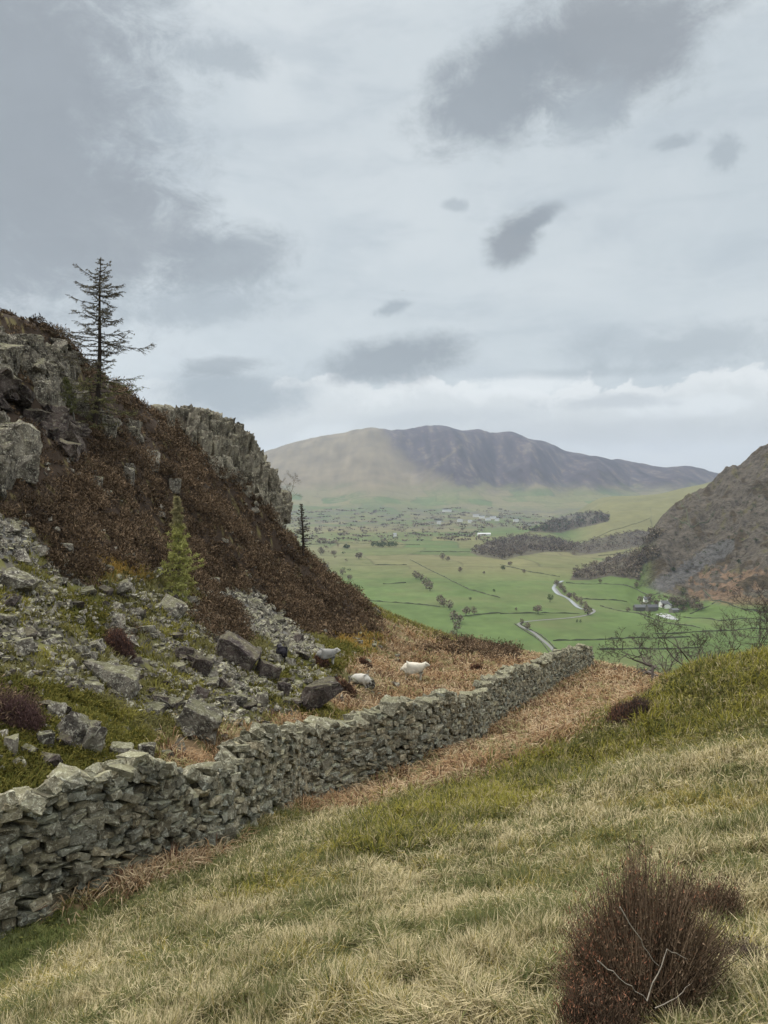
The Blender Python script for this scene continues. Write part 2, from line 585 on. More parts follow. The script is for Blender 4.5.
def vcol_mat(name, var=0.25, scale=4.0, bump=0.0, bscale=8.0, rough=0.9, spec=0.12, dist=0.05, translucent=0.0, var2=None):
    m, g, b = new_mat(name)
    at_ = g.n('ShaderNodeVertexColor', layer_name='Col').outputs[0]
    ge = g.n('ShaderNodeNewGeometry')
    pos = ge.outputs['Position']
    c = at_
    if var:
        n1 = g.noise(pos, scale, 5, 0.6)
        f = g.m('ADD', 1 - var, g.m('MULTIPLY', n1, 2 * var))
        vm = g.n('ShaderNodeVectorMath', operation='SCALE')
        g.put(vm.inputs[0], c); g.put(vm.inputs['Scale'], f)
        c = vm.outputs[0]
    if var2:
        n2 = g.noise(pos, var2[0], 4, 0.6)
        c = g.mix(g.m('MULTIPLY', g.smooth(n2, 0.45, 0.7), var2[2]), c, var2[1])
    g.put(b.inputs['Base Color'], c)
    b.inputs['Roughness'].default_value = rough
    b.inputs['Specular IOR Level'].default_value = spec
    if bump:
        bn = g.n('ShaderNodeBump')
        bn.inputs['Strength'].default_value = bump
        bn.inputs['Distance'].default_value = dist
        g.put(bn.inputs['Height'], g.noise(pos, bscale, 6, 0.65))
        g.put(b.inputs['Normal'], bn.outputs[0])
    if translucent:
        tr = g.n('ShaderNodeBsdfTranslucent'); g.put(tr.inputs[0], c)
        mx = g.n('ShaderNodeMixShader'); mx.inputs[0].default_value = translucent
        g.nt.links.new(b.outputs[0], mx.inputs[1]); g.nt.links.new(tr.outputs[0], mx.inputs[2])
        g.nt.links.new(mx.outputs[0], g.nt.nodes['Material Output'].inputs[0])
    return m


def rock_mat(name, base, dark, lichen, sc=1.0, lich=0.5, moss=0.3, bump=0.6):
    m, g, b = new_mat(name)
    ge = g.n('ShaderNodeNewGeometry')
    oi = g.n('ShaderNodeObjectInfo')
    va = g.n('ShaderNodeVectorMath', operation='ADD')
    cb = g.comb(g.m('MULTIPLY', oi.outputs['Random'], 50.0), 0.0, 0.0)
    g.put(va.inputs[0], ge.outputs['Position']); g.put(va.inputs[1], cb)
    pos = va.outputs[0]
    n1 = g.noise(pos, 1.6 * sc, 6, 0.62)
    n2 = g.noise(pos, 7 * sc, 6, 0.7, 0.6)
    n3 = g.noise(pos, 20 * sc, 3, 0.6)
    c = g.mix(g.smooth(n1, 0.35, 0.65), dark, base)
    c = g.mix(g.m('MULTIPLY', g.smooth(n2, 0.52, 0.60), lich), c, lichen)
    c = g.mix(g.m('MULTIPLY', g.smooth(n3, 0.60, 0.68), 0.5 * lich), c, (0.50, 0.51, 0.46))
    c = g.mix(g.m('MULTIPLY', g.smooth(g.noise(pos, 11 * sc, 4, 0.6), 0.56, 0.66), 0.6), c, (dark[0] * 0.55, dark[1] * 0.55, dark[2] * 0.55))
    sp = g.n('ShaderNodeSeparateXYZ'); g.put(sp.inputs[0], ge.outputs['Normal'])
    upf = g.smooth(g.m('ADD', sp.outputs[2], g.m('MULTIPLY', g.m('SUBTRACT', n1, 0.5), 2.0)), 0.65, 1.05)
    c = g.mix(g.m('MULTIPLY', upf, moss), c, (0.13, 0.14, 0.045))
    ip = g.n('ShaderNodeMix', data_type='RGBA', blend_type='MULTIPLY')
    ip.inputs[0].default_value = 1.0
    g.put(ip.inputs[6], c)
    r1 = g.m('ADD', 0.75, g.m('MULTIPLY', oi.outputs['Random'], 0.5))
    g.put(ip.inputs[7], g.comb(r1, r1, r1))
    tint = g.n('ShaderNodeVertexColor', layer_name='Col').outputs[0]
    c = g.mix(1.0, ip.outputs[2], tint, 'MULTIPLY')
    g.put(b.inputs['Base Color'], c)
    bn = g.n('ShaderNodeBump'); bn.inputs['Strength'].default_value = bump; bn.inputs['Distance'].default_value = 0.12
    g.put(bn.inputs['Height'], g.m('ADD', g.m('ADD', n2, g.m('MULTIPLY', n3, 0.4)), g.m('MULTIPLY', n1, 1.5)))
    g.put(b.inputs['Normal'], bn.outputs[0])
    return m


M_ground = vcol_mat('hillside_ground', 0.35, 3.0, 0.7, 9.0, dist=0.08)
M_valley = vcol_mat('valley_fields', 0.28, 0.03, 0.0, var2=(0.006, (0.14, 0.135, 0.065), 0.45))
M_fell = vcol_mat('fell_slopes', 0.22, 0.004, 0.0)
M_crag = vcol_mat('crag_slopes', 0.65, 0.09, 1.0, 0.10, dist=9.0, var2=(0.16, (0.035, 0.03, 0.022), 0.75))
M_grass = vcol_mat('grass_blades', 0.0, translucent=0.25)
M_heath = vcol_mat('heather_twigs', 0.0)
M_wood = vcol_mat('bark_and_twigs', 0.2, 6.0)
M_far = vcol_mat('far_foliage', 0.15, 0.05)
M_rock = rock_mat('lichened_rock', (0.25, 0.225, 0.185), (0.06, 0.052, 0.045), (0.46, 0.44, 0.36), 1.6, 0.9, 0.45)
M_rockd = rock_mat('dark_rock', (0.125, 0.10, 0.09), (0.045, 0.035, 0.034), (0.30, 0.28, 0.23), 1.4, 0.5, 0.3)
M_crock = rock_mat('crag_rock', (0.30, 0.27, 0.215), (0.09, 0.08, 0.064), (0.44, 0.42, 0.33), 0.9, 0.8, 0.3)
M_wallst = rock_mat('wall_stone', (0.30, 0.28, 0.215), (0.155, 0.14, 0.10), (0.50, 0.485, 0.385), 2.2, 0.9, 0.3)
M_paint = vcol_mat('building_walls', 0.06, 0.5)
M_water, gw, bw = new_mat('beck_water')
bw.inputs['Base Color'].default_value = (0.30, 0.32, 0.32, 1)
bw.inputs['Roughness'].default_value = 0.25
bw.inputs['Specular IOR Level'].default_value = 0.6

# ------------------------------------------------------------------ zones read off the hillside
Z_HEATH = [[(-200,200),(0,280),(60,315),(130,385),(165,385),(200,390),(235,430),(265,470),(290,520),(315,560),(368,607),(385,632),(350,636),(330,640),(300,632),(262,596),
            (235,588),(205,598),(190,585),(150,572),(115,562),(95,548),(60,556),(30,528),(0,515),(-200,480)],
           [(188,598),(235,602),(252,640),(225,648),(195,630)],[(440,642),(500,643),(552,653),(550,662),(470,657),(420,648)],
           [(105,630),(135,628),(138,650),(112,652)],[(-20,700),(30,703),(32,728),(-20,728)],[(600,664),(672,674),(668,682),(604,672)],[(40,535),(100,555),(98,588),(60,575)]]
Z_BRACK = [[(345,664),(385,645),(368,612),(440,640),(548,656),(575,655),(525,685),(480,700),(400,712),(330,712),(322,700)],
           [(150,748),(185,728),(245,728),(300,712),(330,722),(260,745),(238,775),(205,795),(165,790)],
           [(590,658),(672,672),(660,698),(600,722),(520,768),(440,792),(350,812),(300,812),(285,800),(330,786),(440,752),(520,702)],
           [(60,905),(120,880),(170,860),(240,838),(230,850),(120,900),(80,915)]]
Z_SCREE = [[(-150,515),(0,515),(60,556),(115,570),(160,590),(205,600),(240,640),(300,655),(330,670),(345,700),(300,712),(240,725),(180,722),(140,712),(80,690),(0,672),(-150,660)],
           [(205,592),(262,592),(315,642),(330,655),(290,655),(235,622)]]
Z_SCR2 = [[(212,590),(255,592),(310,640),(326,656),(290,655),(232,618)],[(-20,515),(30,525),(40,548),(0,560)]]
Z_MOSS = [[(-150,665),(0,672),(80,690),(125,720),(158,745),(140,790),(0,830),(-150,850)],[(50,570),(110,600),(105,640),(60,610)],[(215,690),(300,660),(340,640),(380,640),(340,670),(240,715)],
          [(290,700),(400,706),(360,716),(300,715)]]
Z_BILB = [[(330,838),(380,812),(440,794),(560,748),(610,722),(660,698),(672,670),(740,640),(1100,600),(1100,760),(800,735),(700,745),(640,755),(560,795),(440,850),(380,868),(335,862)],
          [(210,905),(240,882),(280,875),(270,895),(225,912)]]
Z_LAWN = [[(-60,930),(60,905),(105,905),(90,935),(50,958),(0,990),(-60,1010)]]
Z_GOLD = [[(160,855),(190,842),(212,848),(190,862)],[(100,545),(130,560),(150,575),(100,580),(55,560)],[(232,590),(262,600),(275,620),(255,615)],[(300,610),(380,640),(360,650),(320,635)],[(690,985),(768,960),(768,1040),(690,1030)]]


def zones(x, y, z=None, jit=6.0):
    if z is None:
        z = H(x, y)
    r = np.hypot(x, y)
    px, py = proj(np.stack([x, y, z], -1))
    j = jit
    qx = px + j * fbm(x * 0.5, y * 0.5, 3, 100) * 2.2 + j * fbm(x * 2.1, y * 2.1, 2, 104)
    qy = py + j * fbm(x * 0.5, y * 0.5, 3, 110) * 1.6 + j * 0.7 * fbm(x * 2.1, y * 2.1, 2, 114)
    near = r < 130
    out = {}
    for k, polys in (('heath', Z_HEATH), ('brack', Z_BRACK), ('scree', Z_SCREE), ('scr2', Z_SCR2), ('moss', Z_MOSS), ('bilb', Z_BILB), ('lawn', Z_LAWN), ('gold', Z_GOLD)):
        mk = np.zeros(len(x), bool)
        for p in polys:
            mk |= inpoly(qx, qy, p)
        out[k] = mk & near
    out['left'] = wallside(px, py) > 0.5
    out['px'], out['py'], out['r'] = px, py, r
    return out


def near_colour(x, y, z):
    Zn = zones(x, y, z)
    n = fbm(x * 0.6, y * 0.6, 3, 120)[:, None]
    nf = fbm(x * 2.5, y * 2.5, 3, 125)[:, None]
    c = np.zeros((len(x), 3))
    c[:] = (0.145, 0.135, 0.06)
    c = c * (1 + 0.35 * n + 0.3 * nf)
    lf = Zn['left'][:, None]
    leftc = np.where(nf > 0.05, (0.15, 0.14, 0.055), (0.10, 0.095, 0.055))
    leftc = np.where(n > 0.25, (0.20, 0.16, 0.07), leftc)
    c = np.where(lf, leftc, c)

    def st(k, v, c):
        v = np.asarray(v) * (1 + 0.3 * n + 0.35 * nf)
        return np.where(Zn[k][:, None], v, c)
    c = st('scree', np.where(nf > 0.02, (0.135, 0.13, 0.05), (0.12, 0.11, 0.09)), c)
    c = st('moss', (0.115, 0.115, 0.035), c)
    c = st('brack', np.where(n > 0.1, (0.14, 0.125, 0.055), (0.20, 0.14, 0.08)), c)
    c = st('bilb', (0.11, 0.115, 0.035), c)
    c = st('lawn', (0.12, 0.135, 0.055), c)
    c = st('gold', (0.24, 0.17, 0.05), c)
    c = st('heath', np.where((nf > 0.22) & (n > 0.0), (0.13, 0.11, 0.05), (0.045, 0.032, 0.023)), c)
    c = st('scr2', (0.15, 0.145, 0.135), c)
    # slope beyond the brow: rough tan pasture
    far = Zn['r'] > 95
    c = np.where(far[:, None], np.asarray((0.13, 0.12, 0.06)) * (1 + 0.3 * n), c)
    return np.clip(c, 0.01, 0.9)


FIELDS = []   # (polygon px, colour)
W_POLY = {  # woods, picture outlines of the ground they cover
 'w1': [(478,556),(470,552),(490,541),(520,535),(555,538),(580,545),(572,552),(545,552),(520,556),(505,560)],
 'w2': [(528,532),(545,524),(560,517),(590,512),(610,514),(608,522),(580,528),(560,533)],
 'w3': [(570,580),(574,572),(600,562),(625,553),(655,548),(662,556),(640,566),(640,580),(610,576),(590,580)],
 'w4': [(560,548),(600,538),(640,530),(662,534),(650,545),(600,553),(575,556)],
}


def far_colour(x, y, z):
    D = np.maximum(y, 1.0)
    px, py = proj(np.stack([x, y, z], -1))
    n1 = fbm(x / 180, y / 260, 3, 200); n2 = fbm(x / 700, y / 1100, 3, 210); n3 = fbm(x / 40, y / 60, 3, 220)
    # fields: warped cell pattern
    wx = x + 60 * fbm(x / 400, y / 400, 2, 230); wy = y + 90 * fbm(x / 400, y / 400, 2, 235)
    ci = np.floor(wx / 170 + 0.35 * np.floor(wy / 260)).astype(int); cj = np.floor(wy / 260).astype(int)
    hsh = _perm[(_perm[ci & 255] + cj) & 255] / 255.0
    c = np.empty((len(x), 3)); c[:] = (0.088, 0.130, 0.043)
    alt = np.stack([0.08 + 0.075 * hsh, 0.118 + 0.025 * hsh, 0.042 + 0.025 * hsh], 1)
    mid = sstep(D, 1100, 1700)[:, None]
    c = c * (1 - mid) + alt * mid
    c = c * (1 + 0.22 * n3 + 0.2 * n1 + 0.18 * fbm(x / 12, y / 22, 3, 225))[:, None]
    tan = np.array((0.165, 0.15, 0.085))
    t = sstep(n2 + 0.5 * n3 + 0.45 * (hsh - 0.5), 0.05, 0.3) * sstep(D, 1200, 2200)
    c = c * (1 - 0.75 * t[:, None]) + tan * 0.75 * t[:, None]
    # hedged cell edges far off
    ex = np.abs(((wx / 170 + 0.35 * np.floor(wy / 260)) % 1.0) - 0.5) * 170
    ey = np.abs(((wy / 260) % 1.0) - 0.5) * 260
    edge = ((ex > 85 - 3.0) | (ey > 130 - 7)) & (D > 1500)
    c = np.where(edge[:, None], c * 0.65 + np.array((0.012, 0.010, 0.008)), c)
    # belt of scrub and hedges towards the fell foot
    s = sstep(D, 2600, 3600) * (1 - sstep(D, 5000, 5600))
    s = s * sstep(n3 + n1, -0.1, 0.25)
    c = c * (1 - 0.8 * s[:, None]) + np.array((0.085, 0.08, 0.065)) * 0.8 * s[:, None]
    # left valley side: rough ground
    lm = sstep(-px, -350, -300) * sstep(D, 700, 1200) * (1 - sstep(D, 3000, 4000))
    c = c * (1 - 0.6 * lm[:, None]) + np.array((0.15, 0.15, 0.08)) * 0.6 * lm[:, None]
    # slope just below the brow
    sl = 1 - sstep(D, 330, 520)
    c = c * (1 - sl[:, None]) + np.array((0.12, 0.115, 0.055)) * sl[:, None]
    # green hill
    gh = sstep(D, 1750, 2100) * (1 - sstep(D, 4000, 4600)) * sstep(px, 560, 600)
    ghc = np.array((0.145, 0.142, 0.065)) * (1 + 0.25 * n1 + 0.2 * n3)[:, None]
    c = c * (1 - gh[:, None]) + ghc * gh[:, None]
    # crag on the right
    kc = sstep(px, 636, 660) * sstep(D, 900, 1010) * (1 - sstep(D, 1600, 1750))
    kc = kc * sstep(z, -147, -140)
    cr = ridge(x / 45, y / 70, 5, 240); cr2 = fbm(x / 18, y / 25, 4, 245)
    cc = np.where((cr > 0.25)[:, None], np.array((0.112, 0.095, 0.075)), np.array((0.072, 0.055, 0.034)))
    cc = np.where((cr2 > 0.30)[:, None], np.array((0.115, 0.10, 0.055)), cc)
    rust = ((1.3 * cr2 + fbm(x / 90, y / 90, 3, 250)) > 0.08) & (py > 566 + 22 * cr2) & (px > 688)
    cc = np.where(rust[:, None], np.array((0.165, 0.112, 0.073)) * (1 + 0.3 * cr)[:, None], cc)
    scr = (np.abs((py - 590) + (px - 655) * 0.62 + 6 * cr2) < 9) & (py > 540) & (px < 735)
    cc = np.where(scr[:, None], np.array((0.115, 0.11, 0.105)), cc)
    c = c * (1 - kc[:, None]) + cc * kc[:, None]
    # Blencathra
    bz = sstep(z + 60 * n1, -70, 110) * (D > 5000)
    pxn = px + 10 * n2 + 6 * n1
    bl = np.interp(px, [370, 384, 400, 420, 445, 470, 500, 518, 536, 552, 568, 586, 602, 640, 700], [428, 440, 458, 474, 482, 489, 491, 493, 477, 494, 500, 484, 497, 499, 492])
    gul = fbm(x / 75, y / 700, 4, 270)
    sf = 1 + 2.5 * (1 - sstep(px, 400, 470))
    heath = sstep(bl + 12 * n1 + 10 * gul + 6 * n3 - py, -4 * sf, 5 * sf) * sstep(px + 30 * gul, 372, 400)
    streak = sstep(3.2 - np.abs((px - 462) + (py - 444) * 1.15 + 6 * n3), 0, 4) * (py > 444) * (py < 478)
    bc = np.array((0.158, 0.130, 0.084)) * (1 + 0.3 * n1 + 0.35 * gul)[:, None]
    dk = np.array((0.046, 0.035, 0.042)) * (1 + 0.3 * n1 + 0.9 * gul)[:, None]
    patch = sstep(gul + n3, 0.25, 0.5) * 0.45
    hh = np.clip(heath * (1 - 0.75 * streak) * (1 - patch), 0, 1)[:, None]
    bc = bc * (1 - hh) + dk * hh
    gr = (n1 > 0.32)[:, None] & (px > 395)[:, None]
    bc = np.where(gr, bc * 0.8 + np.array((0.03, 0.028, 0.02)), bc)
    c = c * (1 - bz[:, None]) + bc * bz[:, None]
    # woodland floor
    for p in W_POLY.values():
        mk = inpoly(px, py, p) & (D > 900)
        c = np.where(mk[:, None], np.array((0.075, 0.065, 0.05)), c)
    return np.clip(c, 0.01, 0.9)


# ------------------------------------------------------------------ build the ground sheet
def axis_az(dense, half=32.0):
    a = list(np.arange(-half, half + 1e-6, dense))
    b = list(np.linspace(half, 180, 40)[1:])
    return np.radians(np.array([-v for v in reversed(b)][1:] + a + b))


def polar_grid(azs, rs):
    A, Rr = np.meshgrid(azs, rs)
    x = (Rr * np.sin(A)).ravel(); y = (Rr * np.cos(A)).ravel()
    n, m_ = len(rs), len(azs)
    i = np.arange(n - 1)[:, None] * m_ + np.arange(m_ - 1)[None]
    i = i.ravel()
    F4 = np.stack([i, i + 1, i + 1 + m_, i + m_], 1)[:, ::-1]
    return x, y, F4


r_near = np.exp(np.arange(math.log(0.4), math.log(175), 0.0085))
xs, ys, Fq = polar_grid(axis_az(0.14), r_near)
zs = H(xs, ys)
cs = near_colour(xs, ys, zs)
me = mesh_np('hillside', np.stack([xs, ys, zs], 1), [Fq], cs, True)
hillside = tag(link('hillside', me, M_ground), kind='structure')

rf = [r_near[-1]]
while rf[-1] < 11600:
    r_ = rf[-1]
    st_ = 0.02 if r_ < 450 else 0.0065
    if 930 < r_ < 1500: st_ = 0.003
    if 1800 < r_ < 3700: st_ = 0.0065
    if 5400 < r_ < 8600: st_ = 0.0042
    if r_ > 8600: st_ = 0.05
    rf.append(r_ * math.exp(st_))
a_far = np.radians(np.concatenate([np.arange(-50, -31, 1.0), np.arange(-31, 31, 0.11), np.arange(31, 51, 1.0)]))
xf_, yf_, Ff = polar_grid(a_far, np.array(rf))
zf_ = H(xf_, yf_)
cf = far_colour(xf_, yf_, zf_)
m_ = sstep(np.hypot(xf_, yf_), 170, 240)[:, None]
cf = cf * m_ + (np.array((0.13, 0.12, 0.06))) * (1 - m_)
Vf = np.stack([xf_, yf_, zf_], 1)
fc = Vf[Ff].mean(1)
fpx, fpy = proj(fc)
D_ = fc[:, 1]
reg = np.zeros(len(Ff), int)
reg[(D_ > 5600)] = 1
reg[(D_ > 1750) & (D_ <= 5000) & (fpx > 560) & (fc[:, 2] > -138)] = 2
reg[(D_ > 900) & (D_ <= 1750) & (fpx > 636) & (fc[:, 2] > -143)] = 3
for k, (nm, mt) in enumerate((('valley_ground', M_valley), ('mountain', M_fell), ('green_hill', M_valley), ('craggy_hill', M_crag))):
    ff = Ff[reg == k]
    if not len(ff): continue
    u, inv = np.unique(ff, return_inverse=True)
    me = mesh_np(nm, Vf[u], [inv.reshape(-1, 4)], cf[u], True)
    tag(link(nm, me, mt), kind='structure')

#@@SETTING_END

# ================================================================== stones
def boulder(seed, n=16, dims=(1, 1, 1), cuts=1, rough=0.05, boxy=0.6):
    rg = np.random.default_rng(seed)
    bm = bmesh.new()
    p = rg.uniform(-1, 1, (n, 3))
    q = p / np.linalg.norm(p, axis=1)[:, None]
    b = np.sign(p) * (0.72 + 0.28 * rg.random((n, 3)))
    pp = (q * (1 - boxy) + b * boxy) * 0.5
    for v in pp:
        bm.verts.new(v * np.asarray(dims))
    res = bmesh.ops.convex_hull(bm, input=bm.verts)
    dead = [v for v in bm.verts if not v.link_faces]
    if dead:
        bmesh.ops.delete(bm, geom=dead, context='VERTS')
    bmesh.ops.bevel(bm, geom=list(bm.edges), offset=0.03, segments=1, affect='EDGES', clamp_overlap=True)
    for v in bm.verts:
        for q in range(3):
            v.co[q] = max(-0.52 * dims[q], min(0.52 * dims[q], v.co[q]))
    if cuts:
        bmesh.ops.triangulate(bm, faces=bm.faces)
        bmesh.ops.subdivide_edges(bm, edges=[e for e in bm.edges if e.calc_length() > 0.16], cuts=cuts, use_grid_fill=False)
    bmesh.ops.triangulate(bm, faces=bm.faces)
    bm.verts.index_update()
    V = np.array([v.co[:] for v in bm.verts]); T = np.array([[v.index for v in f.verts] for f in bm.faces])
    bm.free()
    if rough:
        k = 3.1
        d = fbm(V[:, 0] * k + V[:, 2] * 1.7, V[:, 1] * k - V[:, 2] * 2.3, 3, seed)
        d2 = np.abs(fbm(V[:, 2] * 5 + V[:, 0] * 2, V[:, 1] * 4 + V[:, 0] * 3, 2, seed + 7))
        V = V * (1 + rough * d - rough * 1.2 * d2)[:, None]
    return V, T


ST_LO = [boulder(100 + i, 12, cuts=0, rough=0, boxy=0.75) for i in range(10)]
ST_HI = [boulder(200 + i, 13, cuts=1, rough=0.12, boxy=0.75) for i in range(12)]
BO = [boulder(300 + i, 13 + i % 6, cuts=2, rough=0.16, boxy=0.55) for i in range(10)]


def rotm(ax, ay, az_):
    return np.array(Matrix.Rotation(az_, 3, 'Z') @ Matrix.Rotation(ay, 3, 'Y') @ Matrix.Rotation(ax, 3, 'X'))


def put(mb, st, c, size, Rm, tint):
    V, T = st
    mb.add((V * np.asarray(size)) @ Rm.T + np.asarray(c), T, tint)


def wall_path(pl):
    P = [hit(a, b, 3, 160) for a, b in pl]
    print([None if q is None else [round(float(v), 1) for v in q] for q in P])
    P = np.array([q for q in P if q is not None])
    Q = [P[0]]
    for i in range(len(P) - 1):
        n = max(1, int(np.linalg.norm(P[i + 1] - P[i]) / 0.5))
        for k in range(1, n + 1):
            Q.append(P[i] + (P[i + 1] - P[i]) * k / n)
    Q = np.array(Q)
    for _ in range(3):
        Q[1:-1] = 0.25 * Q[:-2] + 0.5 * Q[1:-1] + 0.25 * Q[2:]
    Q[:, 2] = H(Q[:, 0], Q[:, 1])
    z = Q[:, 2].copy()
    for _ in range(6):
        z[1:-1] = 0.25 * z[:-2] + 0.5 * z[1:-1] + 0.25 * z[2:]
    Q[:, 2] = z
    return Q


def stone_wall(name, label, pl, heights, smax, seed, copings=(0.30, 0.5), W0=0.62, W1=0.42):
    rg = np.random.default_rng(seed)
    Q = wall_path(pl)
    S = np.concatenate([[0], np.cumsum(np.linalg.norm(np.diff(Q, axis=0), axis=1))])
    hx = np.linspace(0, S[-1], len(heights))

    def P(s):
        return np.array([np.interp(s, S, Q[:, k]) for k in range(3)])

    def frame(s):
        t = P(min(s + 0.4, S[-1])) - P(max(s - 0.4, 0))
        t /= np.linalg.norm(t)
        o = np.array([t[1], -t[0], 0]); o /= np.linalg.norm(o)      # towards the viewer's side
        if o @ (-P(s)) < 0: o = -o
        return t, o
    root = bpy.data.objects.new(name, None)
    root.location = Vector(Q[len(Q) // 2]); col.objects.link(root)
    tag(root, label, 'stone wall', kind='thing')
    root_loc = np.array(root.location)
    st = MB(); cp = MB()

    def tintf(s):
        b = rg.uniform(0.75, 1.4)
        w = rg.uniform(-0.07, 0.07)
        return (b * (1 + w), b, b * (1 - 1.3 * w))
    for side in (1, -1):
        hcur = np.full(1, 0.0)
        z = -0.12
        while z < max(heights):
            th = rg.uniform(0.05, 0.11)
            s = rg.uniform(-0.1, 0.1)
            while s < S[-1]:
                D = P(min(s, S[-1]))[1]
                l = rg.uniform(0.11, smax * 0.85) * (1.0 if D < 22 else 1.2)
                hh = np.interp(s + l / 2, hx, heights) + 0.08 * math.sin(s * 2.1 + seed) + 0.05 * math.sin(s * 5.3)
                if z + th * 0.6 < hh and s + l / 2 < S[-1]:
                    t, o = frame(s + l / 2)
                    frac = max(0, z) / 1.45
                    wd = (W0 + (W1 - W0) * frac) / 2
                    big = rg.random() < 0.10
                    k = 1.7 if big else 1.0
                    c = P(s + l / 2) + o * side * (wd - 0.13 + rg.uniform(-0.045, 0.05)) + np.array([0, 0, z + th / 2 + rg.uniform(-0.03, 0.03)])
                    B = np.stack([t, o * side, np.cross(t, o * side)], 1)
                    if B[2, 2] < 0: B[:, 2] *= -1; B[:, 0] *= -1
                    Rm = B @ rotm(rg.uniform(-0.22, 0.22), rg.normal(-0.08, 0.2), rg.uniform(-0.3, 0.3))
                    lib = ST_HI if (side == 1 and D < 24) else ST_LO
                    put(st, lib[rg.integers(len(lib))], c, (l * 1.2 * (1.25 if big else 1), rg.uniform(0.26, 0.36), th * 1.45 * k), Rm, tintf(s))
                s += l
            z += th * 0.93
    # coping stones
    s = 0.0
    while s < S[-1]:
        l = rg.uniform(0.16, 0.36)
        hh = np.interp(s, hx, heights) + 0.08 * math.sin(s * 2.1 + seed) + 0.05 * math.sin(s * 5.3) - 0.03
        t, o = frame(s); D0 = P(s)[1]
        for w_ in (-0.12, 0.12) if rg.random() < 0.5 else (0.0,):
            sz = rg.uniform(*copings)
            c = P(s) + o * (w_ + rg.uniform(-0.05, 0.05)) + np.array([0, 0, hh + rg.uniform(-0.02, 0.08)])
            B = np.stack([t, o, np.array([0, 0, 1.0])], 1)
            Rm = B @ rotm(rg.normal(0, 0.3), rg.normal(0, 0.35), rg.uniform(-0.6, 0.6))
            b = rg.uniform(0.95, 1.35)
            put(cp, BO[rg.integers(len(BO))] if D0 < 16 else ST_HI[rg.integers(len(ST_HI))], c, (l * 1.25, sz * (0.9 if w_ else 1.2), rg.uniform(0.13, 0.27)), Rm, (b, b, b * 0.97))
        s += l * 0.85
    # hearting: the packed rubble core between the faces
    core = MB()
    for i in range(len(Q) - 1):
        s = (S[i] + S[i + 1]) / 2
        t, o = frame(s); hh = np.interp(s, hx, heights) + 0.08 * math.sin(s * 2.1 + seed) - 0.06
        wd0, wd1 = W0 / 2 - 0.16, W1 / 2 - 0.13
        a, b = Q[i] - t * 0.02, Q[i + 1] + t * 0.02
        V = [a - o * wd0 - [0, 0, .3], a + o * wd0 - [0, 0, .3], b + o * wd0 - [0, 0, .3], b - o * wd0 - [0, 0, .3],
             a - o * wd1 + [0, 0, hh], a + o * wd1 + [0, 0, hh], b + o * wd1 + [0, 0, hh], b - o * wd1 + [0, 0, hh]]
        core.add(np.array(V), [(0,1,2),(0,2,3),(4,6,5),(4,7,6),(0,5,1),(0,4,5),(1,6,2),(1,5,6),(2,7,3),(2,6,7),(3,4,0),(3,7,4)], (0.35, 0.35, 0.33))
    for m, nm in ((st, 'stonework'), (cp, 'coping'), (core, 'hearting')):
        for a in m.V: a -= root_loc
        m.build(nm, M_wallst, root)
    return Q


WNEAR = [(-170,1005),(-80,950),(0,917),(50,900),(100,885),(150,862),(180,850),(208,838)]
stone_wall('dry_stone_wall', 'taller dry stone wall section at bottom left with a broken sloping end', WNEAR,
           [1.2,1.2,1.2,1.22,1.25,1.28,1.32,1.4,1.45,1.45,1.4,1.3,1.12,0.7,0.4,0.15], 0.36, 5)
WFAR = [(192,846),(220,832),(260,815),(300,800),(350,783),(400,766),(440,752),(480,732),(520,705),(555,681),(580,668),(589,664)]
FARH = [0.95,1.25,1.4,1.4,1.45,1.45,1.5,1.5,1.5,1.5,1.5,1.5,1.48,1.48,1.45,1.45,1.45,1.45,1.4,1.35,1.3,1.2,0.9]
QF = stone_wall('dry_stone_wall', 'long dry stone wall curving away across the hillside to the brow above the valley', WFAR,
           FARH, 0.36, 9)

# fallen slabs at the gap between the two walls
def single_rock(name, label, cat, c, size, rot, seed, mat, group=None, n=14, rough=0.16, boxy=0.6, cuts=2):
    V, T = boulder(seed, n, cuts=cuts, rough=rough, boxy=boxy)
    V = V * np.asarray(size)
    me = mesh_np(name, V, [T], np.ones((len(V), 3)))
    o = link(name, me, mat, None, Vector(c))
    o.rotation_euler = rot
    return tag(o, label, cat, group)


def px_rock(px, py, w, h, label, mat, seed, rot=(0, 0, 0), depth=1.0, D=None, sink=0.15, **k):
    """boulder standing on the hillside, its size read off the photograph at its own distance"""
    p = hit(px, py + h * 0.30, 6, 120)
    Dh = p[1] if D is None else D
    W, Hh = 0.8 * w / F * Dh, 0.8 * h / F * Dh
    c = p + np.array([0, W * 0.15, Hh * (0.5 - sink)])
    if D is not None:
        c = at(px, py, D)
    return single_rock('boulder', label, 'boulder', c, (W * 1.1, W * depth, Hh * 1.15), rot, seed, mat, **k)


p = hit(214, 824, 6, 20)
single_rock('stone_slab', 'long thin slab of stone leaning down in the gap where the two wall sections meet', 'stone slab',
            p + np.array([-0.25, -0.10, 0.42]), (1.15, 0.32, 0.13), (0.15, 0.72, 0.12), 901, M_wallst, rough=0.06, boxy=0.95)
p = hit(232, 842, 6, 20)
single_rock('stone_slab', 'short pale stone lying tipped over at the foot of the wall gap', 'stone slab',
            p + np.array([-0.05, 0.0, 0.12]), (0.30, 0.26, 0.42), (0.2, -0.5, 0.3), 902, M_wallst, rough=0.06, boxy=0.9)
p = hit(196, 800, 6, 20)
single_rock('stone_slab', 'broad flat capstone resting aslant on the low broken end of the near wall', 'stone slab',
            at(205, 792, 11.6), (0.9, 0.5, 0.14), (0.2, 0.42, 0.2), 903, M_wallst, rough=0.06, boxy=0.95)

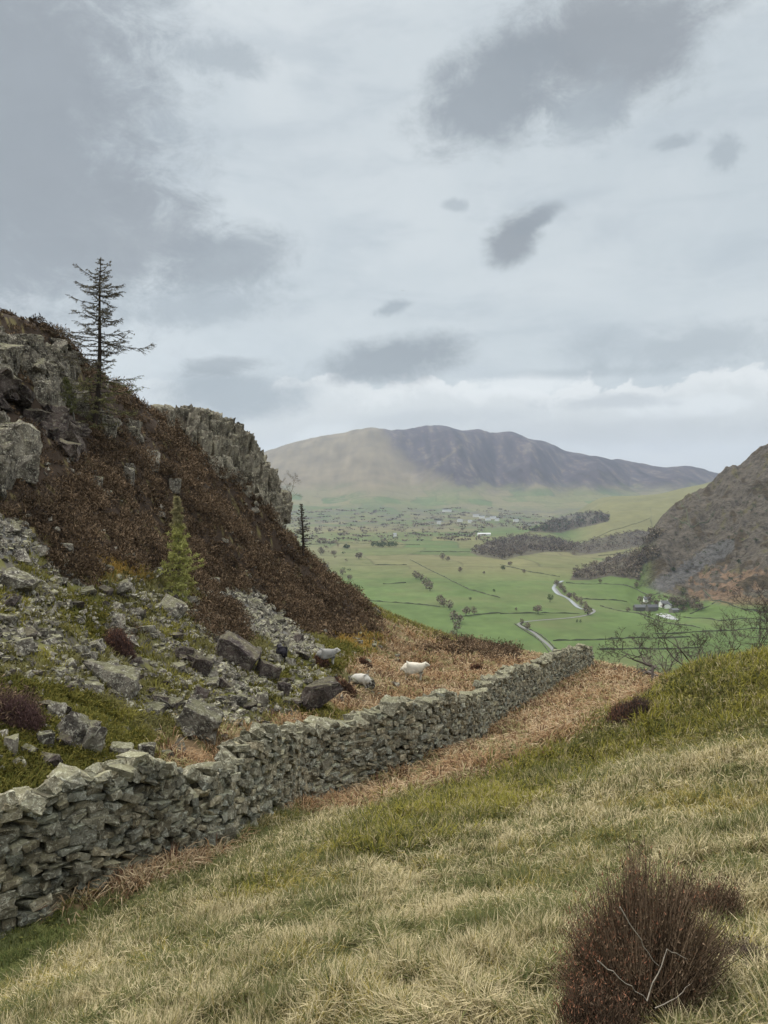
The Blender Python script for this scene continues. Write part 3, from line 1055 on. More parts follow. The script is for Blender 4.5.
# named boulders on the hillside
BIG = [
 (108,682,72,36,'broad grey overhanging boulder above the mossy bank with a dark split underneath',M_rock,401,(0.1,0.15,0.2),0.8),
 (70,732,42,42,'pointed grey boulder on top of a heap of rocks beside the mossy bank',M_rock,405,(0.2,0.5,0.4),0.8),
 (92,742,26,42,'upright grey rock leaning against the right side of the pointed boulder',M_rock,406,(0.1,0.2,0.9),0.9),
 (55,712,26,22,'rounded green-grey rock perched at the back of the rock heap',M_rock,407,(0.1,0.1,0.3),0.9),
 (44,740,22,20,'small grey block at the left foot of the rock heap',M_rock,408,(0,0.1,0.8),0.9),
 (48,760,34,18,'low dark grey block under the pointed boulder',M_rockd,409,(0,0.1,0.2),0.9),
 (196,722,64,40,'wide pale lichened boulder sloping down beside the dead bracken',M_rock,410,(0.1,0.35,0.1),0.8),
 (236,655,62,36,'large dark slab-sided boulder with a smooth tilted face',M_rockd,411,(0.2,0.55,0.15),0.7),
 (268,672,34,26,'blackish hollow-looking rock at the lower end of the dark slab',M_rockd,412,(0.1,0.3,0.4),0.8),
 (171,608,38,26,'long pale grey boulder lying at the foot of the little green larch',M_rock,413,(0.1,0.55,0.2),0.7),
 (16,584,44,30,'flat grey slab tilted over the scree at the left edge',M_rock,414,(0.2,0.45,0.1),0.9),
 (318,696,58,44,'large mossy dark boulder beside the sheep above the long wall',M_rockd,415,(0.1,0.1,0.5),0.9),
 (22,466,40,46,'pale rounded boulder standing out of the heather below the left cliff',M_rock,416,(0.1,0.1,0.3),0.9),
 (283,690,18,22,'small upright grey rock standing left of the mossy boulder',M_rockd,417,(0,0.1,0.3),0.9),
 (262,700,14,20,'narrow pale standing rock just above the long wall',M_rock,418,(0,0.1,0.7),0.9),
 (236,700,30,16,'low flat rock lying between bracken and scree above the long wall',M_rock,419,(0,0.2,0.7),0.9),
 (128,642,26,16,'squat grey rock with a flat top in the middle of the scree',M_rock,420,(0,0.1,0.7),0.9),
 (118,622,18,20,'square grey block standing on end in the scree',M_rock,421,(0,0.05,0.3),0.9),
 (360,684,34,18,'flat grey rock the white-backed sheep stands behind',M_rock,422,(0,0.05,0.3),0.9),
 (200,668,30,26,'dark grey wedge of rock below the dark slab-sided boulder',M_rockd,423,(0,0.4,0.3),0.9),
 (8,746,24,26,'white-flecked rock at the left edge beside the purple heather bush',M_rock,424,(0,0.1,0.3),0.9),
 (146,752,24,24,'grey rock just behind the near wall beside the bracken patch',M_rock,425,(0,0.1,0.3),0.9),
 (120,752,36,18,'low rock just behind the coping of the near wall',M_rock,426,(0,0.1,0.3),0.9),
 (128,476,16,24,'pale upright rock in the heather below the tall larch',M_rock,427,(0,0.1,0.3),0.9),
 (96,482,16,18,'small pale rock poking out of the heather left of the upright rock',M_rock,428,(0,0.1,0.3),0.9),
 (106,494,14,12,'small low rock in the heather below the pair of pale rocks',M_rock,429,(0,0.1,0.3),0.9),
 (152,460,20,30,'grey rock outcrop in the heather between the tall larch and the crag',M_rock,430,(0,0.1,0.3),0.9),
 (174,486,18,22,'rock poking from the heather right above the little green larch',M_rock,431,(0,0.1,0.3),0.9),
 (66,548,18,14,'pale rock at the lower edge of the heather beside golden grass',M_rock,432,(0,0.1,0.3),0.9),
 (62,742,20,16,'grey wedge in the gap between the stones of the rock heap',M_rockd,433,(0.3,0.4,0.3),0.9),
]
for (px, py, w, h, lab, mt, sd_, rot, dp) in BIG:
    px_rock(px, py, w, h, lab, mt, sd_, rot, dp)


# ------------------------------------------------------------------ crags made of jointed blocks
def crag(name, label, blocks, mat, cuts=2):
    """blocks: (centre, size, rotation)"""
    mb = MB()
    c0 = np.mean([b[0] for b in blocks], 0)
    for i, (c, s, r_) in enumerate(blocks):
        V, T = boulder(600 + (i * 7) % 40, 16, cuts=3, rough=0.26, boxy=0.62)
        t = random.uniform(0.75, 1.2)
        mb.add((V * np.asarray(s)) @ rotm(*r_).T + c - c0, T, (t, t * 0.99, t * 0.97))
    o = mb.build(name, mat, None, Vector(c0))
    return tag(o, label, 'crag')


CT = [(160,413),(180,411),(205,413),(222,421),(240,434),(252,449),(262,465),(270,476),(278,486),(282,505)]
CB = [(160,425),(180,443),(205,463),(222,482),(240,500),(252,512),(262,524),(270,532),(278,548),(284,550)]
blocks = []
rg = np.random.default_rng(77)
for px in np.arange(166, 279, 4.2):
    ty = np.interp(px, [a for a, b in CT], [b for a, b in CT]); by = np.interp(px, [a for a, b in CB], [b for a, b in CB])
    Db = np.interp(px, [166, 220, 280], [50, 53, 59])
    h = by - ty
    n = max(2, int(h / 9))
    for k in range(n):
        f = (k + rg.uniform(0.2, 0.8)) / n
        py = by - f * h
        D = Db + f * 3.5 + rg.uniform(-0.5, 0.5)
        hh = rg.uniform(14, 30) * D / F
        py = max(py, ty + hh * F / D * 0.5)
        w = rg.uniform(0.6, 1.25)
        blocks.append((at(px + rg.uniform(-3, 3), py, D + rg.uniform(-0.5, 0.7)), (w * 0.85, rg.uniform(1.0, 2.0), hh * 1.7), (rg.uniform(-0.15, 0.1), rg.normal(0.16, 0.13), rg.uniform(-0.8, 0.8))))
    for f in (0.25, 0.6, 0.85):     # solid rock behind the face
        blocks.append((at(px, by - f * h * 0.9 + 4, Db + 4.5 + f * 2), (2.2, 2.8, 2.4), (0.1, 0.2, rg.uniform(-1, 1))))
crag('crag', 'big fissured grey crag on the skyline with a steep broken right edge', blocks, M_crock)


def outcrop(label, poly, n, size, aspect, seed, mat=None, lift=0.35, Doff=0.0, lean=0.1):
    rg = np.random.default_rng(seed)
    xs_ = [a for a, b in poly]; ys_ = [b for a, b in poly]
    bl = []
    k = 0
    n = int(n * 1.9)
    while len(bl) < n and k < n * 30:
        k += 1
        a, b = rg.uniform(min(xs_), max(xs_)), rg.uniform(min(ys_), max(ys_))
        if not inpoly(np.array([a]), np.array([b]), poly)[0]: continue
        h = hit(a, b, 10, 100)
        if h is None or h[1] > 75:
            continue
        s = rg.uniform(*size) * 0.72
        bl.append((h + np.array([0, Doff - 0.15 * s, lift * s * 0.75]), (s * rg.uniform(0.8, 1.4), s * rg.uniform(0.9, 1.5), s * aspect * rg.uniform(0.8, 1.3)),
                   (rg.uniform(-0.2, 0.2), rg.normal(lean, 0.15), rg.uniform(-0.5, 0.5))))
    # keep only the blocks that touch one another
    left_, comp = set(range(len(bl))), []
    while left_:
        st_, grp_ = [left_.pop()], []
        while st_:
            i = st_.pop(); grp_.append(i)
            for j in list(left_):
                if np.linalg.norm(bl[i][0] - bl[j][0]) < 0.40 * (np.mean(bl[i][1]) + np.mean(bl[j][1])):
                    left_.discard(j); st_.append(j)
        comp.append(grp_)
    keep_ = max(comp, key=len)
    return crag('crag', label, [bl[i] for i in keep_], mat or M_rock)


outcrop('pale cliff face at the left edge below the overhang', [(-60,415),(14,415),(30,440),(24,470),(-10,495),(-60,495)], 26, (0.9, 1.8), 1.5, 31)
outcrop('grey outcrop capping the left skyline above the overhang', [(-60,335),(0,328),(22,338),(48,358),(58,380),(20,388),(-60,392)], 34, (0.8, 1.6), 1.1, 32)
outcrop('grey knuckle of rock at the very top left of the ridge', [(-40,322),(0,308),(14,322),(20,338),(-40,340)], 12, (0.6, 1.3), 0.9, 33)
outcrop('dark flat-faced rock with a shadowed overhang beneath it', [(-50,384),(40,384),(52,396),(46,408),(-50,410)], 14, (1.3, 2.2), 0.65, 34, M_rockd)
outcrop('stepped columns of grey rock right of the overhang', [(36,372),(56,352),(74,385),(80,410),(60,420),(44,408)], 18, (0.6, 1.1), 1.8, 35)
outcrop('brownish rounded rock mass sloping down below the overhang', [(26,412),(62,418),(78,440),(74,462),(50,468),(30,440)], 18, (1.0, 1.9), 0.85, 36, M_rockd)
outcrop('broken rocks behind the trunk of the tall larch', [(84,372),(108,378),(125,410),(112,440),(92,432),(80,400)], 16, (0.6, 1.2), 1.4, 37)
outcrop('low grey rock band on the skyline left of the tall larch', [(52,345),(70,352),(92,372),(72,378),(55,365)], 12, (0.5, 1.0), 0.9, 38)
outcrop('broken grey rock at the shoulder between the tall larch and the big crag', [(128,415),(150,420),(158,450),(140,455),(126,435)], 12, (0.6, 1.1), 1.3, 39)
outcrop('band of split rocks running through the middle of the scree', [(150,625),(200,640),(228,668),(212,676),(180,660),(140,640)], 16, (0.35, 0.7), 0.9, 41, M_rockd)

# ------------------------------------------------------------------ loose rocks, each its own object, and the fine scree between them
lib = []
for i, (V, T) in enumerate(BO):
    me = mesh_np('rock', V, [T], np.ones((len(V), 3)))
    me.materials.append((M_rock, M_rock, M_rockd, M_rock, M_rock)[i % 5])
    lib.append(me)
ca = []
N = 9000
A_ = np.radians(rng.uniform(-31, 2, N)); L_ = np.exp(rng.uniform(math.log(10), math.log(70), N))
X_, Y_ = L_ * np.sin(A_), L_ * np.cos(A_)
Z_ = H(X_, Y_)
zn = zones(X_, Y_, Z_, 4)
vis = (zn['px'] > -120) & (zn['px'] < 400) & (zn['py'] < 840) & zn['left']
pr = np.where(zn['scr2'], 0.8, np.where(zn['scree'], 1.0, np.where(zn['moss'], 0.12, np.where(zn['heath'], 0.05, 0.10))))
pr = pr * (0.45 + 0.9 * sstep(fbm(X_ * 0.5, Y_ * 0.5, 3, 300), -0.3, 0.3))
keep = vis & (rng.random(N) < pr)
idx = np.nonzero(keep)[0]
sz = (0.12 + 0.11 * rng.pareto(2.4, len(idx))).clip(0, 0.5) * (0.5 + 0.5 * np.interp(Y_[idx], [10, 40], [0.8, 1.5]))
order = np.argsort(-(sz / Y_[idx]) + np.where(zn['px'][idx] < -12, 10.0, 0.0))
GR = {'scree': ('grey lichened rock lying loose in the scree slope', 'rocks of the scree slope'),
      'moss': ('grey rock half sunk in the mossy bank behind the wall', 'rocks in the mossy bank'),
      'heath': ('grey rock showing through the brown heather', 'rocks in the heather'),
      'scr2': ('small angular stone in the pale stone runs', 'stones of the pale stone runs'),
      'other': ('grey rock lying in rough grass on the hillside', 'rocks in the rough grass')}
n_ind = 270
LM = [(b_[0], b_[1], t_) for b_, t_ in zip(BIG, ['broad overhanging boulder', 'pointed boulder', 'upright rock by the pointed boulder', 'perched green-grey rock', None, None, 'wide pale lichened boulder',
      'dark slab-sided boulder', 'hollow blackish rock', 'long pale boulder under the small larch', 'flat tilted slab', 'mossy boulder beside the sheep', 'pale boulder under the cliff', None, None, None,
      'squat flat-topped rock', 'square standing block', 'rock behind the sheep', 'dark wedge of rock', 'white-flecked rock', 'rock behind the near wall', None, 'pale upright heather rock', None, None, 'heather outcrop', 'rock above the small larch',
      'rock by the golden grass', None]) if t_]
LM += [(121, 645, 'brown bush in the scree'), (18, 715, 'purplish bush'), (327, 656, 'grey sheep'), (281, 653, 'black sheep'), (416, 671, 'white sheep'), (300, 735, 'kink of the long wall'), (190, 755, 'dead bracken patch'), (12, 640, 'left edge scree'), (60, 620, 'upper scree hollow')]
ORD = ['nearest', 'second', 'third', 'fourth', 'fifth', 'sixth', 'seventh', 'eighth', 'ninth', 'tenth', 'eleventh', 'twelfth', 'thirteenth', 'fourteenth', 'fifteenth', 'sixteenth']
seen_ = {}
cand = []
for q in order[:n_ind]:
    i = idx[q]
    a_, b_ = zn['px'][i], zn['py'][i]
    d_ = [math.hypot(a_ - l[0], b_ - l[1]) for l in LM]
    j_ = int(np.argmin(d_)); dx_, dy_ = a_ - LM[j_][0], b_ - LM[j_][1]
    side_ = ('right of', 'below and right of', 'below', 'below and left of', 'left of', 'above and left of', 'above', 'above and right of')[int(round(math.degrees(math.atan2(dy_, dx_)) / 45.0)) % 8]
    cand.append((d_[j_], q, (side_, LM[j_][2])))
rock_label = {}
for d_, q, key in sorted(cand, key=lambda c_: c_[0]):
    k_ = seen_.get(key, 0); seen_[key] = k_ + 1
    rock_label[q] = '%s loose grey rock %s the %s' % (ORD[min(k_, 15)], key[0], key[1])
for q in order[:n_ind]:
    i = idx[q]; s = sz[q]
    o = bpy.data.objects.new('rock', lib[rng.integers(len(lib))])
    o.scale = (s * rng.uniform(0.9, 1.5), s * rng.uniform(0.8, 1.3), s * rng.uniform(0.5, 1.0))
    o.rotation_euler = (rng.uniform(-0.3, 0.3), rng.normal(0.25, 0.25), rng.uniform(0, 6.28))
    o.location = (X_[i], Y_[i], Z_[i] + 0.12 * s)
    col.objects.link(o)
    k = next((k for k in ('scr2', 'scree', 'moss', 'heath') if zn[k][i]), 'other')
    tag(o, rock_label[q], 'rock', GR[k][1])
fine = MB()
for q in order[n_ind:]:
    i = idx[q]; s = sz[q]; t = rng.uniform(0.7, 1.4)
    put(fine, ST_LO[rng.integers(10)] if s < 0.4 else ST_HI[rng.integers(12)], (X_[i], Y_[i], Z_[i] + 0.08 * s), (s * rng.uniform(0.9, 1.6), s * rng.uniform(0.8, 1.3), s * rng.uniform(0.5, 0.9)), rotm(rng.uniform(-.4, .4), rng.normal(.25, .3), rng.uniform(0, 6)), (t, t, t))
N = 28000
A_ = np.radians(rng.uniform(-31, 2, N)); L_ = np.exp(rng.uniform(math.log(11), math.log(60), N))
X_, Y_ = L_ * np.sin(A_), L_ * np.cos(A_); Z_ = H(X_, Y_)
zn = zones(X_, Y_, Z_, 4)
pr = np.where(zn['scr2'], 1.0, np.where(zn['scree'], 0.8 * sstep(fbm(X_ * 0.4, Y_ * 0.4, 3, 310), -0.15, 0.15), 0.015)) * zn['left'] * (zn['px'] > -120) * (zn['px'] < 400) * (zn['py'] < 800)
for i in np.nonzero(rng.random(N) < pr)[0]:
    s = rng.uniform(0.05, 0.17) * np.interp(Y_[i], [12, 40], [0.8, 1.7]); t = rng.uniform(0.7, 1.6)
    put(fine, ST_LO[rng.integers(10)], (X_[i], Y_[i], Z_[i] + 0.2 * s), (s * 1.5, s * 1.2, s * 0.9), rotm(rng.uniform(-.5, .5), rng.uniform(-.5, .5), rng.uniform(0, 6)), (t, t, t))
tag(fine.build('scree', M_rock), kind='stuff')


# ================================================================== grass, bracken, heather
def blades(base, dirn, length, width, lean, colr, droop=0.5):
    """curved tapering blades, three triangles each; base (N,3), dirn (N,2) heading, lean 0 upright .. 1 flat"""
    N = len(base)
    d3 = np.concatenate([dirn, np.zeros((N, 1))], 1)
    side = np.stack([-dirn[:, 1], dirn[:, 0], np.zeros(N)], 1)
    roll = rng.uniform(-0.9, 0.9, N)[:, None]
    side = side * np.cos(roll) + np.array([0, 0, 1.0]) * np.sin(roll) * 0.5
    L = length[:, None]; le = lean[:, None]
    upv = np.array([[0, 0, 1.0]])
    mid = base + L * 0.55 * (d3 * le + upv * np.sqrt(np.clip(1 - le * le, 0.02, 1)))
    l2 = np.clip(le + droop * (0.4 + le), 0, 1.25)
    tip = mid + L * 0.5 * (d3 * np.minimum(l2, 1) + upv * np.where(l2 < 1, np.sqrt(np.clip(1 - l2 * l2, 0, 1)), -(l2 - 1) * 1.2))
    w = width[:, None] * 0.5
    V = np.stack([base - side * w, base + side * w, mid - side * w * 0.8, mid + side * w * 0.8, tip], 1).reshape(-1, 3)
    k = np.arange(N)[:, None] * 5
    T = np.concatenate([k + [0, 1, 3], k + [0, 3, 2], k + [2, 3, 4]], 1).reshape(-1, 3)
    C = np.repeat(colr, 5, 0)
    return V, T, C


def lerp(a, b, t):
    return np.asarray(a) * (1 - t) + np.asarray(b) * t


def scatter(n, a0, a1, r0, r1, pw=0.0):
    A = np.radians(rng.uniform(a0, a1, n))
    u = rng.random(n)
    if pw == 0:
        r = np.exp(math.log(r0) + u * (math.log(r1) - math.log(r0)))
    else:
        r = (r0 ** pw + u * (r1 ** pw - r0 ** pw)) ** (1 / pw)
    x, y = r * np.sin(A), r * np.cos(A)
    return x, y, H(x, y), r


def tufts(x, y, z, r, per, rad, ln, wid, lean, cfun, swirl=0.6, bias=(0, 0)):
    n = len(x)
    th = rng.uniform(0, 2 * np.pi, (n, per))
    rr = np.sqrt(rng.random((n, per)))
    hx = fbm(x * 0.9, y * 0.9, 2, 400) * 5; 
    hd = np.stack([np.cos(hx), np.sin(hx)], 1)[:, None]
    out = np.stack([np.cos(th), np.sin(th)], 2)
    d = out * (1 - swirl) + hd * swirl + np.asarray(bias)
    d = d / (np.linalg.norm(d, axis=2, keepdims=True) + 1e-6)
    R_ = np.asarray(rad)[:, None] if np.ndim(rad) else rad
    bx = x[:, None] + out[..., 0] * rr * R_; by = y[:, None] + out[..., 1] * rr * R_
    bz = H(bx.ravel(), by.ravel()) - 0.01
    base = np.stack([bx.ravel(), by.ravel(), bz], 1)
    N = n * per
    Ls = (np.repeat(ln, per) if np.ndim(ln) else np.full(N, ln)) * rng.uniform(0.55, 1.15, N)
    Ws = np.repeat(wid, per) * rng.uniform(0.7, 1.3, N)
    le = np.clip(np.repeat(lean, per) if np.ndim(lean) else np.full(N, lean), 0, 1) + rng.uniform(-0.25, 0.2, N)
    C = cfun(np.repeat(x, per), np.repeat(y, per), N)
    return blades(base, d.reshape(-1, 2), Ls, Ws, np.clip(le, 0.05, 0.98), C)


class SB:
    def __init__(self): self.V, self.T, self.C, self.n = [], [], [], 0
    def add(self, vtc):
        V, T, C = vtc
        self.V.append(V); self.T.append(T + self.n); self.C.append(C); self.n += len(V)
    def build(self, name, mat, parent=None):
        return link(name, mesh_np(name, np.concatenate(self.V), [np.concatenate(self.T)], np.concatenate(self.C)), mat, parent)


# heather on the hillside: domed bushes of fine twigs
def heather(x, y, z, rad, per, C1, C2, tw=0.02, sq=0.8, asp=3.2):
    n = len(x)
    th = rng.uniform(0, 2 * np.pi, (n, per)); ph = np.arccos(rng.uniform(0.0, 1, (n, per)))
    d = np.stack([np.sin(ph) * np.cos(th), np.sin(ph) * np.sin(th), np.cos(ph) * sq], 2)
    rr = rad[:, None, None]
    c0 = np.stack([x, y, z - 0.08], 1)[:, None]
    lump = (0.62 + 0.5 * rng.random((n, per, 1)))
    ctr = c0 + d * rr * lump
    dv = d * 0.7 + rng.normal(0, 0.75, (n, per, 3)); dv[..., 2] += 0.35
    dv /= np.linalg.norm(dv, axis=2, keepdims=True) + 1e-9
    s = np.cross(dv, rng.normal(0, 1, (n, per, 3))); s /= np.linalg.norm(s, axis=2, keepdims=True) + 1e-9
    w = tw[:, None, None] * rng.uniform(0.6, 1.4, (n, per, 1))
    a = ctr - dv * w * asp
    b = ctr + dv * w * asp
    m_ = a * 0.4 + b * 0.6
    V = np.stack([a, m_ - s * w, m_ + s * w, b], 2).reshape(-1, 3)
    k = np.arange(n * per)[:, None] * 4
    T = np.concatenate([k + [0, 2, 1], k + [1, 2, 3]], 1).reshape(-1, 3)
    tint = rng.uniform(0.6, 1.45, (n, 1, 1)) * (1 + 0.7 * fbm(x * 0.3, y * 0.3, 3, 480))[:, None, None]
    C = (lerp(C1, C2, rng.random((n, per, 1)) ** 1.3) * tint).reshape(-1, 3)
    return V, T, np.repeat(C, 4, 0)


STRAW, STRAW2, GRN, GRN2, OLIVE = (0.58, 0.50, 0.32), (0.38, 0.32, 0.175), (0.09, 0.105, 0.042), (0.155, 0.16, 0.06), (0.20, 0.175, 0.07)


def c_grass(x, y, N):
    f = fbm(x * 1.1, y * 1.1, 3, 410) * 1.4 + fbm(x * 0.25, y * 0.25, 2, 415) * 0.6
    tuft = (np.sin(x * 91.7 + y * 57.3) * 4375.5) % 1.0
    p = np.clip(0.42 + f * 1.2 + (tuft - 0.5) * 1.5, 0.03, 0.97)
    u = rng.random(N)
    c = np.where((u < p)[:, None], lerp(STRAW2, STRAW, rng.random(N)[:, None]), lerp(GRN, GRN2, rng.random(N)[:, None]))
    c = np.where((rng.random(N) < 0.12)[:, None], np.array(OLIVE), c)
    c = np.where((rng.random(N) < np.clip(fbm(x * 0.7 + 9, y * 0.7, 2, 418) * 1.2 - 0.1, 0.02, 0.5))[:, None], lerp((0.22, 0.19, 0.045), (0.34, 0.27, 0.08), rng.random(N)[:, None]), c)
    return c * (rng.uniform(0.8, 1.2, N) * (0.85 + 0.4 * ((tuft * 7.31) % 1.0)))[:, None]


gs = SB()
x, y, z, r = scatter(56000, -46, 48, 1.5, 44)
zn = zones(x, y, z, 5)
k = ~zn['left'] & (~zn['bilb'] | (fbm(x * 1.4, y * 1.4, 2, 433) > 0.02)) & (~zn['brack'] | (rng.random(len(x)) < 0.12)) & (zn['px'] > -420) & (zn['px'] < 1250) & ~(zn['lawn']) & (zn['py'] < 1250)
x, y, z, r = x[k], y[k], z[k], r[k]
gs.add(tufts(x, y, z, r, 22, 0.030 + 0.0125 * r, 0.07 + 0.036 * np.sqrt(r), 0.0015 + 0.00078 * r, 0.55 + 0.3 * fbm(x, y, 2, 430), c_grass, 0.16))
# short green turf by the foot of the near wall and between the tufts
x, y, z, r = scatter(19000, -46, 48, 1.6, 30)
zn = zones(x, y, z, 5)
k = ~zn['left'] & (zn['px'] > -420) & (zn['px'] < 1250) & (zn['lawn'] | (rng.random(len(x)) < 0.55)) & ~zn['brack']
x, y, z, r = x[k], y[k], z[k], r[k]
gs.add(tufts(x, y, z, r, 10, 0.02 + 0.012 * r, 0.05 + 0.02 * np.sqrt(r), 0.0025 + 0.0011 * r, 0.5, lambda a, b, N: lerp((0.085, 0.125, 0.038), (0.155, 0.165, 0.06), rng.random(N)[:, None]), 0.2))
x, y, z, r = scatter(22000, -46, 48, 1.6, 30)
zn = zones(x, y, z, 5)
k = ~zn['left'] & ~zn['brack'] & (zn['px'] > -420) & (zn['px'] < 1250) & (zn['lawn'] | (fbm(x * 1.2, y * 1.2, 3, 436) > 0.08))
x, y, z, r = x[k], y[k], z[k], r[k]
gs.add(heather(x, y, z, (0.03 + 0.011 * r) * rng.uniform(0.7, 1.3, len(x)), 46, (0.075, 0.085, 0.025), (0.24, 0.235, 0.075), 0.0013 + 0.00065 * r, 0.7, 4.0))
tag(gs.build('grass', M_grass), kind='stuff')

x, y, z, r = scatter(5000, -36, -14, 5, 11)
zn = zones(x, y, z, 3)
k = zn['lawn']
x, y, z, r = x[k], y[k], z[k], r[k]
turf = SB()
turf.add(tufts(x, y, z, r, 16, 0.12 + 0 * r, 0.10, 0.006 + 0 * r, 0.5, lambda a, b, N: lerp((0.09, 0.12, 0.035), (0.26, 0.27, 0.10), rng.random(N)[:, None]), 0.2))
tag(turf.build('short_turf_grass', M_grass), kind='stuff')

# green bilberry patches
bs = SB()
x, y, z, r = scatter(26000, -30, 34, 6, 30)
zn = zones(x, y, z, 5)
k = ~zn['left'] & (zn['bilb'] | ((rng.random(len(x)) < 0.5) & zones(x, y, z, 22)['bilb']))
x, y, z, r = x[k], y[k], z[k], r[k]
def c_bil(a, b, N):
    f = np.clip(0.5 + fbm(a * 0.8, b * 0.8, 2, 440) * 1.3, 0, 1)
    u = rng.random(N)
    c = np.where((u < f)[:, None], lerp((0.20, 0.19, 0.035), (0.29, 0.26, 0.05), rng.random(N)[:, None]), lerp((0.07, 0.08, 0.025), (0.13, 0.13, 0.04), rng.random(N)[:, None]))
    return np.where((rng.random(N) < 0.18)[:, None], np.array((0.30, 0.25, 0.13)), c)
bs.add(tufts(x[::2], y[::2], z[::2], r[::2], 14, 0.05 + 0.014 * r[::2], 0.13 + 0.012 * r[::2], 0.003 + 0.0010 * r[::2], 0.5, c_bil, 0.1))
xx, yy, zz, r2 = x[1::2], y[1::2], z[1::2], r[1::2]
bs.add(heather(xx, yy, zz, rng.uniform(0.10, 0.24, len(xx)) * (0.7 + 0.025 * r2), 60, (0.075, 0.075, 0.022), (0.29, 0.26, 0.075), 0.004 + 0.00065 * r2))
tag(bs.build('bilberry_undergrowth', M_grass), kind='stuff')

# dead bracken
br = SB()
x, y, z, r = scatter(30000, -34, 28, 9, 95)
zn = zones(x, y, z, 6)
k = zn['brack'] & (fbm(x * 0.7, y * 0.7, 3, 437) > -0.16)
x, y, z, r = x[k], y[k], z[k], r[k]
def c_br(a, b, N):
    c = lerp((0.28, 0.175, 0.09), (0.55, 0.44, 0.29), rng.random(N)[:, None])
    c = np.where((fbm(a * 0.45, b * 0.45, 3, 439) > 0.05)[:, None], lerp((0.25, 0.145, 0.07), (0.45, 0.32, 0.19), rng.random(N)[:, None]), c)
    c = np.where((fbm(a * 0.8, b * 0.8, 2, 441) > 0.25)[:, None], lerp((0.16, 0.15, 0.06), (0.36, 0.32, 0.16), rng.random(N)[:, None]), c)
    dkk = (rng.random(N) < 0.22)[:, None]
    return np.where(dkk, np.array((0.12, 0.065, 0.04)), c)
br.add(tufts(x, y, z, r, 12, 0.08 + 0.014 * r, 0.30 + 0.005 * r, 0.004 + 0.0013 * r, 0.72, c_br, 0.1))
tag(br.build('dead_bracken_undergrowth', M_grass), kind='stuff')

# grass and moss cushions on the crag side
ls = SB()
x, y, z, r = scatter(38000, -40, 16, 9, 100)
zn = zones(x, y, z, 5)
f = fbm(x * 0.5, y * 0.5, 3, 450)
k = zn['left'] & ~zn['heath'] & ~zn['scr2'] & ~zn['brack'] & (zn['px'] > -200) & (zn['py'] < 900) & (~zn['scree'] | (f > -0.12))
x, y, z, r, f = x[k], y[k], z[k], r[k], f[k]
ms_ = zn['moss'][k]
gd = zn['gold'][k]
msr = np.repeat(ms_, 12); gdr = np.repeat(gd, 12)
def c_left(a, b, N):
    q = rng.random(N)[:, None]
    c = lerp((0.12, 0.115, 0.04), (0.21, 0.19, 0.075), q)
    c = np.where((fbm(a * 0.7, b * 0.7, 2, 455) > 0.12)[:, None], lerp((0.16, 0.155, 0.03), (0.27, 0.24, 0.06), q), c)
    c = np.where(msr[:, None], lerp((0.075, 0.085, 0.018), (0.19, 0.165, 0.04), q), c)
    c = np.where(gdr[:, None], lerp((0.25, 0.15, 0.03), (0.36, 0.25, 0.08), q), c)
    return c
ls.add(tufts(x, y, z, r, 12, 0.05 + 0.012 * r, 0.09 + 0.006 * r, 0.006 + 0.0013 * r, 0.5, c_left, 0.4))
kk = ms_ & (rng.random(len(x)) < 0.6)
ls.add(heather(x[kk], y[kk], z[kk], rng.uniform(0.08, 0.22, kk.sum()), 60, (0.06, 0.065, 0.016), (0.24, 0.20, 0.05), 0.004 + 0.0006 * r[kk]))
kk = ~ms_ & (f > 0.1) & (rng.random(len(x)) < 0.25)
ls.add(heather(x[kk], y[kk], z[kk], rng.uniform(0.08, 0.25, kk.sum()), 50, (0.10, 0.10, 0.03), (0.32, 0.27, 0.09), 0.004 + 0.0006 * r[kk]))
tag(ls.build('rough_grass', M_grass), kind='stuff')


def bare_rock(zn):
    a, b = zn['px'], zn['py']
    return inpoly(a, b, [(-60,300),(18,312),(64,352),(96,390),(84,462),(34,500),(-60,505)]) | inpoly(a, b, [(120,408),(160,415),(162,455),(130,452)]) | inpoly(a, b, [(92,378),(112,384),(124,412),(112,436),(98,432)])


hs = SB()
x, y, z, r = scatter(33000, -38, 10, 14, 100)
zn = zones(x, y, z, 5)
f = fbm(x * 0.35, y * 0.35, 3, 460)
k = zn['heath'] & (zn['px'] > -170) & (f > -0.30) & (rng.random(len(x)) < np.where(bare_rock(zn), 0.04, 0.46))
x, y, z, r = x[k], y[k], z[k], r[k]
rad = (0.14 + 0.55 * sstep(fbm(x * 0.9, y * 0.9, 2, 470), -0.25, 0.35)) * rng.uniform(0.7, 1.2, len(x)) * np.interp(r, [15, 30, 90], [0.75, 1.0, 1.4])
hs.add(heather(x, y, z, rad, 150, (0.048, 0.033, 0.021), (0.235, 0.165, 0.105), 0.0040 + 0.00034 * r, 1.05, 4.5))
x, y, z, r = scatter(26000, -34, 10, 14, 100)
zn = zones(x, y, z, 5)
k = zn['heath'] & (zn['px'] > -170) & (rng.random(len(x)) < np.where(bare_rock(zn), 0.2, 0.6))
x, y, z, r = x[k], y[k], z[k], r[k]
hs.add(heather(x, y, z + 0.05, rng.uniform(0.12, 0.30, len(x)) * np.interp(r, [15, 30, 90], [0.8, 1.0, 1.6]), 46, (0.045, 0.032, 0.022), (0.19, 0.13, 0.08), 0.0045 + 0.0004 * r, 1.0, 4.0))
tag(hs.build('heather_undergrowth', M_heath), kind='stuff')
print('heather clumps', len(x))
#@@VEG_END

